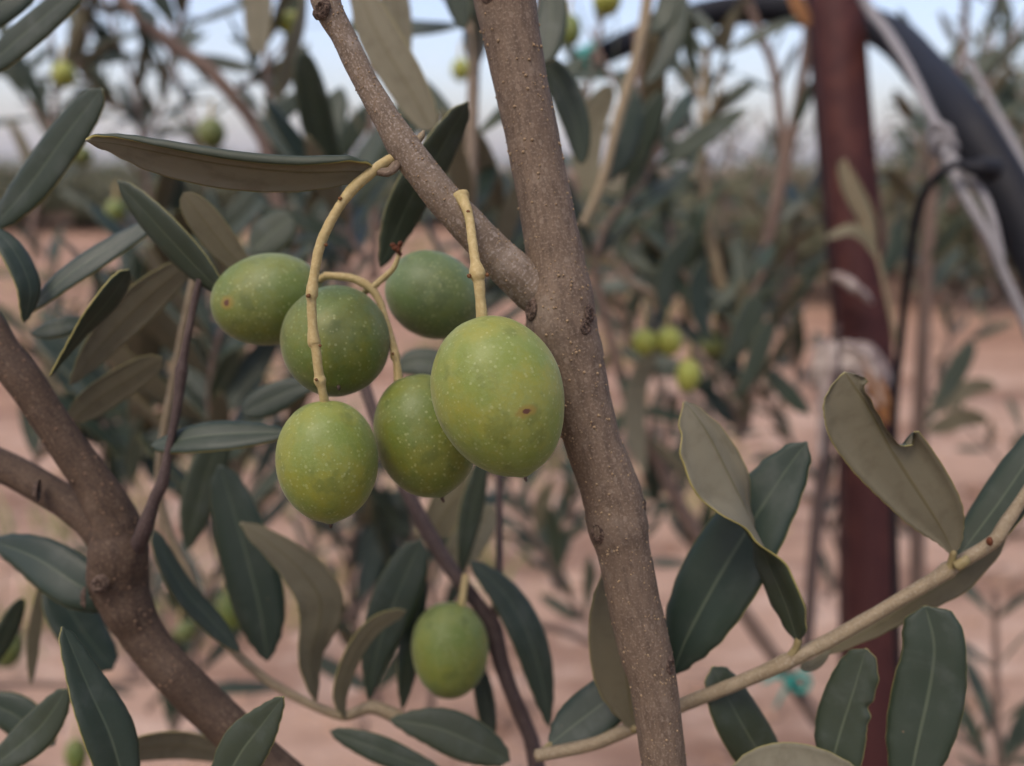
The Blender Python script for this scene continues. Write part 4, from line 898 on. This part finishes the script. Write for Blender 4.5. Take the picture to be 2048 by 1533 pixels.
t = NT('teal_plastic'); n_ = t.noise(t.coord('Object'), 200, 3); t.bsdf(t.mix(n_, (.008, .14, .115), (.015, .25, .20)), .4, .5, t.bump(n_, .5, .001)); M['teal'] = t.m
def ribbon(bm, spec, flat=.25):
    p, r = pxtube(spec); tube(bm, p, r, 26, 10, .1, 300, flat=flat)
tie = thing('plastic_tie', P(1575, 1365, .5), 'teal plastic tie knotted on a stem below the tan twig', 'tie')
for nm, sp_ in (('loop', [(1572, 1362, .5, 16), (1600, 1348, .49, 24), (1618, 1362, .49, 26), (1604, 1382, .49, 22), (1576, 1372, .495, 16)]), ('tail', [(1580, 1366, .495, 16), (1560, 1352, .49, 18), (1540, 1356, .49, 16), (1526, 1366, .49, 12)]), ('tail', [(1578, 1368, .495, 16), (1566, 1386, .49, 18), (1558, 1402, .49, 14), (1550, 1416, .49, 9)])):
    bm = bmesh.new(); ribbon(bm, sp_, .5); mesh_obj(nm, bm, M['teal'], tie, tie.location)
bm = bmesh.new(); blob(bm, P(1580, 1368, .49), PX(13, .49), Vector((0, 0, 1)), 1.0, .4, 200, 10); mesh_obj('knot', bm, M['teal'], tie, tie.location)
tie2 = thing('plastic_tie', P(1180, 122, .6), 'small teal plastic wrap around the far end of the black pipe', 'tie')
bm = bmesh.new()
for k in range(4):
    c = P(1162 + 11 * k, 132 - 5 * k, .614); T = (P(1270, 78, .61) - P(1100, 168, .62)).normalized(); a = T.orthogonal().normalized(); b = T.cross(a)
    tube(bm, [c + (a * math.cos(2 * PI * i / 14 + k) + b * math.sin(2 * PI * i / 14 + k)) * PX(25 + k % 2 * 3, .614) for i in range(15)], [PX(7, .614)] * 15, 28, 7, .2, 200, cap=False)
mesh_obj('wrap', bm, M['teal'], tie2, tie2.location)
t = NT('bleached_cloth'); o_ = t.coord('Object'); n_ = t.noise(o_, 90, 5); t.bsdf(t.mix(t.ramp(n_, .35, .7), (.40, .345, .305), (.16, .12, .11)), .9, .1, t.bump(t.noise(o_, 600, 4), .6, .001)); M['cloth'] = t.m
rag = thing('cloth_rag', P(1690, 700, .5), 'dirty white rag bound round the red stake behind the bitten leaf', 'rag')
bm = bmesh.new()
for k, (y, r, s) in enumerate(((705, 40, 24), (735, 44, 28), (775, 40, 22), (812, 38, 16))):
    c = P(1700, y, DP + .008); a = X; b = Vector((0, 1, .1 * math.sin(k * 2)))
    tube(bm, [c + (a * math.cos(2 * PI * i / 18 + k) * 1.1 + b * math.sin(2 * PI * i / 18 + k) + Vector((0, 0, .3 * math.sin(i * .7 + k)))) * PX(r, DP) for i in range(19)], [PX(s * (1 + .3 * math.sin(i + k)), DP) for i in range(19)], 60, 12, .35, 90, cap=False)
mesh_obj('wrapping', bm, M['cloth'], rag, rag.location)
bm = bmesh.new(); p_, r_ = pxtube([(1665, 690, .48, 50), (1660, 740, .475, 64), (1650, 800, .475, 56), (1642, 860, .475, 40), (1640, 920, .475, 20)]); tube(bm, p_, r_, 40, 14, .4, 90, flat=.45); mesh_obj('loose_end', bm, M['cloth'], rag, rag.location)
bm = bmesh.new(); p_, r_ = pxtube([(1690, 690, .475, 34), (1730, 710, .472, 30), (1752, 760, .47, 26), (1765, 810, .47, 20)]); tube(bm, p_, r_, 40, 12, .35, 90, flat=.5); mesh_obj('loose_end', bm, M['cloth'], rag, rag.location)
bm = bmesh.new(); p_, r_ = pxtube([(1662, 552, .545, 14), (1682, 556, .54, 30), (1706, 572, .54, 34), (1728, 590, .545, 26), (1742, 604, .55, 12)]); tube(bm, p_, r_, 30, 12, .35, 90, flat=.6); mesh_obj('fold', bm, M['cloth'], rag, rag.location)
# dried leaves
t = NT('dry_leaf_upper'); n_ = t.noise(t.coord('UV'), 6, 5); t.bsdf(t.mix(n_, (.20, .085, .03), (.30, .15, .06)), .65, .3); DL = [t.m, t.m, t.m]
def dry_leaf(label, pts, w, d, tilt, prof=LANCE):
    r = thing('dried_leaf', P(pts[0][0], pts[0][1], d), label, 'leaf', None); o = leaf(r, pts, w, 'top', d=d, tilt=tilt, prof=prof, curl=.6, fold=.5, th=.0008, name='blade'); o.data.materials.clear()
    for m in DL: o.data.materials.append(m)
    bm = bmesh.new(); a = P(pts[0][0], pts[0][1], d); b_ = P(2 * pts[0][0] - pts[1][0], 2 * pts[0][1] - pts[1][1], d); tube(bm, [a.lerp(b_, -.1), a.lerp(b_, .2), a.lerp(b_, .5)], [.0006] * 3, 6, 6); mesh_obj('petiole', bm, DL[0], r, r.location)
dry_leaf('orange-brown dried leaf caught below the white rag on the stake', [(1735, 740, .47), (1758, 785, .47), (1778, 850, .47)], 22, .47, 30)
dry_leaf('orange dried leaf hanging from the pipe left of the stake top', [(1575, -40, .55), (1595, 10, .55), (1620, 52, .55)], 17, .55, 20)

# ================================================================== GROUND, HILLS, DISTANT TREES
t = NT('pink_soil'); o_ = t.coord('Object')
n1_ = t.noise(t.scalevec(o_, (.5, 1.4, 1)), 1.3, 7, .65); n2_ = t.noise(t.scalevec(o_, (.6, 1.3, 1)), 5, 7, .65); n3_ = t.noise(o_, 60, 5, .7)
c_ = t.mix(t.ramp(n1_, .45, .55), (.290, .195, .142), (.185, .115, .082)); c_ = t.mix(t.math('MULTIPLY', t.ramp(n2_, .5, .72), .6), c_, (.50, .39, .315)); c_ = t.mix(t.math('MULTIPLY', t.ramp(n3_, .58, .72), .5), c_, (.20, .125, .092))
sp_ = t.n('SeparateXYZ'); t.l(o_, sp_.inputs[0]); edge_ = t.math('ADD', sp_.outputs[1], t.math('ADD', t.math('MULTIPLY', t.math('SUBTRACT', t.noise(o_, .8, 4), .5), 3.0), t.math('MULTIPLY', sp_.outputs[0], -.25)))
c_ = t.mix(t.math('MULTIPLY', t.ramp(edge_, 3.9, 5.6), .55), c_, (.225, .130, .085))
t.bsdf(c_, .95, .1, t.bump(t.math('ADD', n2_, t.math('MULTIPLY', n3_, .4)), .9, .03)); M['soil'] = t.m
bm = bmesh.new(); rs = [0.0, .4, .8, 1.2, 1.6, 2, 2.5, 3, 3.6, 4.3, 5, 6, 7, 8.5, 10, 12, 15, 18, 22, 28, 36, 50, 80, 140, 300, 700, 1500, 3500, 6500]; rows = []
for r in rs:
    row = []
    for k in range(1 if r == 0 else 120):
        a = 2 * PI * k / 120; p = Vector((r * math.sin(a), r * math.cos(a), 0))
        if 0 < r < 60: p.z = .035 * noise.noise(p * 1.1) + .05 * noise.noise(p * .35) * min(1, r / 5)
        row.append(bm.verts.new(p))
    rows.append(row)
for A, B in zip(rows, rows[1:]):
    for k in range(120):
        k2 = (k + 1) % 120
        bm.faces.new((A[0], B[k2], B[k]) if len(A) == 1 else (A[k], A[k2], B[k2], B[k]))
bmesh.ops.recalc_face_normals(bm, faces=bm.faces)
if sum(f.normal.z for f in bm.faces) < 0: bmesh.ops.reverse_faces(bm, faces=bm.faces)
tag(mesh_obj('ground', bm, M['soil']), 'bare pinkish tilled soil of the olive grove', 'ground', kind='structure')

rg = random.Random(5); bm = bmesh.new()
for k in range(620):
    a = rg.uniform(-.62, .62); d_ = 1.3 + 9 * rg.random() ** 1.6; r_ = rg.choice((.012, .02, .03, .045)) * rg.uniform(.7, 1.3)
    c = Vector((math.sin(a) * d_, math.cos(a) * d_, .0)); c.z = .035 * noise.noise(c * 1.1) + .05 * noise.noise(c * .35) * min(1, d_ / 5)
    blob(bm, c, r_, Vector((rg.gauss(0, .2), rg.gauss(0, .2), 1)).normalized(), .6, .6, 30, 7)
tag(mesh_obj('soil_clods', bm, M['soil']), 'loose clods scattered over the tilled pink soil', 'clods', kind='stuff')
t = NT('dry_weed'); at = t.n('Attribute'); at.attribute_name = 'tone'; t.bsdf(t.mix(at.outputs['Fac'], (.30, .24, .11), (.10, .13, .045)), .8, .2)
bm = bmesh.new(); tl = bm.verts.layers.float.new('tone')
for k in range(230):
    a = rg.uniform(-.62, .25); d_ = rg.uniform(2.2, 16); c = Vector((math.sin(a) * d_, math.cos(a) * d_, .0)); tn = rg.random()
    if noise.noise(c * .45) < -.02: continue
    for j in range(26):
        p = c + Vector((rg.gauss(0, .09), rg.gauss(0, .09), 0)); h = rg.uniform(.06, .2); e = Vector((rg.gauss(0, .06), rg.gauss(0, .06), h)); w_ = Vector((rg.gauss(0, 1), rg.gauss(0, 1), 0)).normalized() * .006
        vs = [bm.verts.new(x) for x in (p - w_, p + w_, p + e * .6 + w_ * .7, p + e, p + e * .6 - w_ * .7)]
        for x in vs: x[tl] = tn
        bm.faces.new(vs)
tag(mesh_obj('dry_weeds', bm, t.m), 'thin dry weeds growing on the soil between the trees', 'weeds', kind='stuff')
t = NT('hill_scrub'); n_ = t.noise(t.coord('Object'), .012, 6); t.bsdf(t.mix(n_, (.05, .07, .045), (.11, .105, .075)), .95, .1); M['hill'] = t.m
bm = bmesh.new(); rows = []
for j in range(9):
    row = []
    for k in range(121):
        x = -4200 + 70 * k; y = 2500 + 190 * j
        h = .62 * (70 + 45 * noise.noise(Vector((x * .0011, 3.1, 0))) + 18 * noise.noise(Vector((x * .005, y * .004, 1)))) * math.sin(PI * min(j / 8, 1)) ** .8
        h *= .35 + .65 / (1 + math.exp((x - 200) / 500))
        row.append(bm.verts.new((x, y, h - 3)))
    rows.append(row)
for A, B in zip(rows, rows[1:]):
    for k in range(120): bm.faces.new((A[k], A[k + 1], B[k + 1], B[k]))
bmesh.ops.recalc_face_normals(bm, faces=bm.faces)
tag(mesh_obj('hills', bm, M['hill']), 'low hazy hills on the horizon', 'hills', kind='structure')

def mk_leafmat(name, a, b):
    t = NT(name); at = t.n('Attribute'); at.attribute_name = 'tone'
    t.bsdf(t.mix(at.outputs['Fac'], a, b), .6, .3); return t.m
FM = [mk_leafmat('far_foliage', (.055, .066, .034), (.175, .165, .100))]
def crown_mesh(seed):
    rg = random.Random(seed); bm = bmesh.new(); tl = bm.verts.layers.float.new('tone')
    for c in range(140):
        while True:
            q = Vector((rg.uniform(-1, 1), rg.uniform(-1, 1), rg.uniform(-1, 1)))
            if .3 < q.length < 1: break
        cc = Vector((q.x * .95, q.y * .95, .80 + q.z * .62)); rr = rg.uniform(.14, .30)
        for k in range(75):
            v = Vector((rg.gauss(0, .5), rg.gauss(0, .5), rg.gauss(0, .5))) * rr
            p = cc + v; d = (Vector((rg.gauss(0, 1), rg.gauss(0, 1), rg.gauss(.4, 1)))).normalized(); w_ = d.orthogonal().normalized(); w_ = (w_ * math.cos(k) + d.cross(w_) * math.sin(k))
            L = rg.uniform(.06, .10); h = .013; tn = rg.random() ** 1.5
            vs = [bm.verts.new(x) for x in (p, p + d * L * .5 + w_ * h, p + d * L, p + d * L * .5 - w_ * h)]
            for x in vs: x[tl] = tn
            bm.faces.new(vs)
    me = bpy.data.meshes.new('crown'); bm.to_mesh(me); bm.free(); me.materials.append(FM[0]); return me
CM = [crown_mesh(k) for k in (1, 2, 3)]
bm = bmesh.new()
for (a, b) in (((0, 0), (.12, .9)), ((0, 0), (-.3, .85)), ((.02, .0), (.4, .8))):
    tube(bm, [Vector((a[0], 0, -.1)), Vector((a[0] * .5 + b[0] * .3, .03, .3)), Vector((b[0], .1, b[1]))], [.07, .05, .02], 12, 9, .15, 9)
TRUNK = bpy.data.meshes.new('trunk'); bm.to_mesh(TRUNK); bm.free(); TRUNK.materials.append(M['bark_far'])
TG = 'olive trees across the field'
def far_tree(label, x, y, s, sz, k):
    b = G(x, y); r = thing('olive_tree', Vector((b.x, b.y, -.02)), label, 'tree', TG)
    for nm, me in (('trunk', TRUNK), ('crown', CM[k % 3])):
        o = bpy.data.objects.new(nm, me); COL.objects.link(o); o.parent = r; o.rotation_euler.z = k * 2.1; o.scale = (s, s, sz)
for k, (lab, x, y, s, sz) in enumerate((
        ('rounded olive tree across the field, right of the white twine', 2030, 612, 1.25, 1.45),
        ('smaller olive tree across the field, seen under the black pipe', 1880, 560, 1.3, .88),
        ('rounded olive tree across the field just left of the red stake', 1560, 600, 1.05, .90),
        ('olive tree across the field behind the pale slender stem', 1410, 535, 1.35, .80),
        ('olive tree across the field partly hidden by the main stem', 1240, 515, 1.5, .85),
        ('small distant olive tree at the far left edge', 30, 458, 2.2, .92),
        ('distant olive tree under the big blue-grey leaf', 170, 450, 2.1, .92),
        ('distant olive tree left of the small hanging olive', 330, 454, 2.2, .90),
        ('distant olive tree below the end of the long khaki leaf', 470, 450, 2.1, .92),
        ('distant olive tree hidden mostly by the curved stalk', 640, 446, 2.1, .80),
        ('distant olive tree in the gap left of the fork', 790, 448, 2.1, .90),
        ('distant olive tree in the narrow gap inside the fork', 980, 450, 2.2, .90),
        ('far olive tree at the right edge', 2150, 500, 1.7, 1.25),
        ('far olive tree behind the red stake', 1720, 510, 1.8, .88))):
    far_tree(lab, x, y, s, sz, k)

# added tree out of view: leaf clumps above and below shade the fruit
rg = random.Random(77)
shade_tree = thing('olive_tree', Vector((-.55, -.75, 0)), 'unseen olive tree with a leafy crown added around the viewpoint to shade the fruit', 'tree')
bm = bmesh.new(); tl = bm.verts.layers.float.new('tone')
shade_clumps = []
while len(shade_clumps) < 470:
    az = rg.uniform(-PI, PI); fwd = abs(az) < 1.3
    if len(shade_clumps) < 190:
        el = rg.uniform(math.radians(24), math.radians(80)) if fwd else rg.uniform(math.radians(-10), math.radians(62))
        if fwd and rg.random() < .55: continue
    else:
        el = -rg.uniform(math.radians(52), math.radians(85)) if fwd else -rg.uniform(math.radians(15), math.radians(85))  # lower clumps added to block light bounced up from the soil
    if rg.random() > math.cos(el) + .25: continue
    v = Vector((math.sin(az) * math.cos(el), math.cos(az) * math.cos(el), math.sin(el))) * rg.uniform(.45, .95)
    if el < 0: v.z = max(v.z, -1.0)
    shade_clumps.append(v)
for cc in shade_clumps:
    ax = Vector((rg.gauss(0, 1), rg.gauss(0, 1), rg.gauss(.3, 1))).normalized(); kk = 18
    for k in range(kk):
        p = CO + Vector((0, .1, .05)) + cc + ax * (k / kk - .5) * .22; r_ = Vector((rg.gauss(0, 1), rg.gauss(0, 1), rg.gauss(0, 1))).normalized()
        d = (ax * .7 + r_).normalized(); w_ = d.orthogonal().normalized(); L = rg.uniform(.04, .06); h = L * .11; tn = rg.random()
        q0, q1, q2, q3 = p, p + d * L * .35, p + d * L * .75, p + d * L
        e = (q1 + q2) / 2 - CO; e.normalize()
        if e.y > 0 and math.radians(-44) < math.asin(e.z) < math.radians(16) and abs(math.atan2(e.x, e.y)) < 1.05: continue
        vs = [bm.verts.new(x) for x in (q0, q1 + w_ * h, q2 + w_ * h * .8, q3, q2 - w_ * h * .8, q1 - w_ * h)]
        for x in vs: x[tl] = tn * tn
        bm.faces.new(vs)
mesh_obj('crown', bm, FM[0], shade_tree, shade_tree.location)
bm = bmesh.new(); tube(bm, [Vector((-.55, -.75, -.15)), Vector((-.52, -.7, .5)), Vector((-.45, -.6, 1.1)), Vector((-.2, -.4, 1.7)), Vector((0, -.1, 2.05))], [.09, .075, .06, .035, .012], 40, 16, .12, 9)
tube(bm, [Vector((-.5, -.65, .8)), Vector((-.6, -.4, 1.3)), Vector((-.5, -.1, 1.75)), Vector((-.3, .2, 2.0))], [.05, .035, .02, .008], 30, 12, .12, 9)
mesh_obj('trunk', bm, M['bark_far'], shade_tree, shade_tree.location)

t = NT('haze_air'); v_ = t.n('VolumePrincipled'); v_.inputs['Color'].default_value = (.90, .95, 1.0, 1); v_.inputs['Density'].default_value = .00012; v_.inputs['Anisotropy'].default_value = .2
t.l(v_.outputs[0], t.out.inputs['Volume'])
bm = bmesh.new(); bmesh.ops.create_cube(bm, size=1); 
for v in bm.verts: v.co = Vector((v.co.x * 8600, v.co.y * 8600, -4.0 if v.co.z < 0 else 135.0))
tag(mesh_obj('haze', bm, t.m, smooth=False), 'thin bluish haze over the fields and hills', 'haze', kind='stuff')
# ================================================================== LIGHT
SUN_EL, SUN_AZ = math.radians(60), math.radians(214)   # azimuth measured from +Y, clockwise
world = bpy.data.worlds.new('World'); scene.world = world; world.use_nodes = True
nt = world.node_tree; bgn = nt.nodes['Background']
sky = nt.nodes.new('ShaderNodeTexSky'); sky.sky_type = 'NISHITA'; sky.sun_disc = False
sky.sun_elevation = SUN_EL; sky.sun_rotation = SUN_AZ; sky.air_density = 1.0; sky.dust_density = 3.5; sky.ozone_density = 1.5
wb = nt.nodes.new('ShaderNodeMix'); wb.data_type = 'RGBA'; wb.blend_type = 'MULTIPLY'; wb.inputs[0].default_value = 1; wb.inputs[7].default_value = (1.06, .962, .975, 1)
nt.links.new(sky.outputs[0], wb.inputs[6]); nt.links.new(wb.outputs[2], bgn.inputs[0]); bgn.inputs[1].default_value = .145
sd = bpy.data.lights.new('sun', 'SUN'); so = bpy.data.objects.new('sun', sd); COL.objects.link(so)
sd.energy = 1.1; sd.angle = math.radians(26); sd.color = (1, .94, .82)
dirv = Vector((math.sin(SUN_AZ) * math.cos(SUN_EL), math.cos(SUN_AZ) * math.cos(SUN_EL), math.sin(SUN_EL)))
so.rotation_euler = dirv.to_track_quat('Z', 'Y').to_euler()
scene.view_settings.view_transform = 'Standard'; scene.view_settings.look = 'None'; scene.view_settings.gamma = 1
scene.view_settings.exposure = 1.0
scene.render.engine = 'CYCLES'
scene.cycles.use_denoising = True
scene.cycles.volume_bounces = 3; scene.cycles.max_bounces = 8; scene.cycles.diffuse_bounces = 4
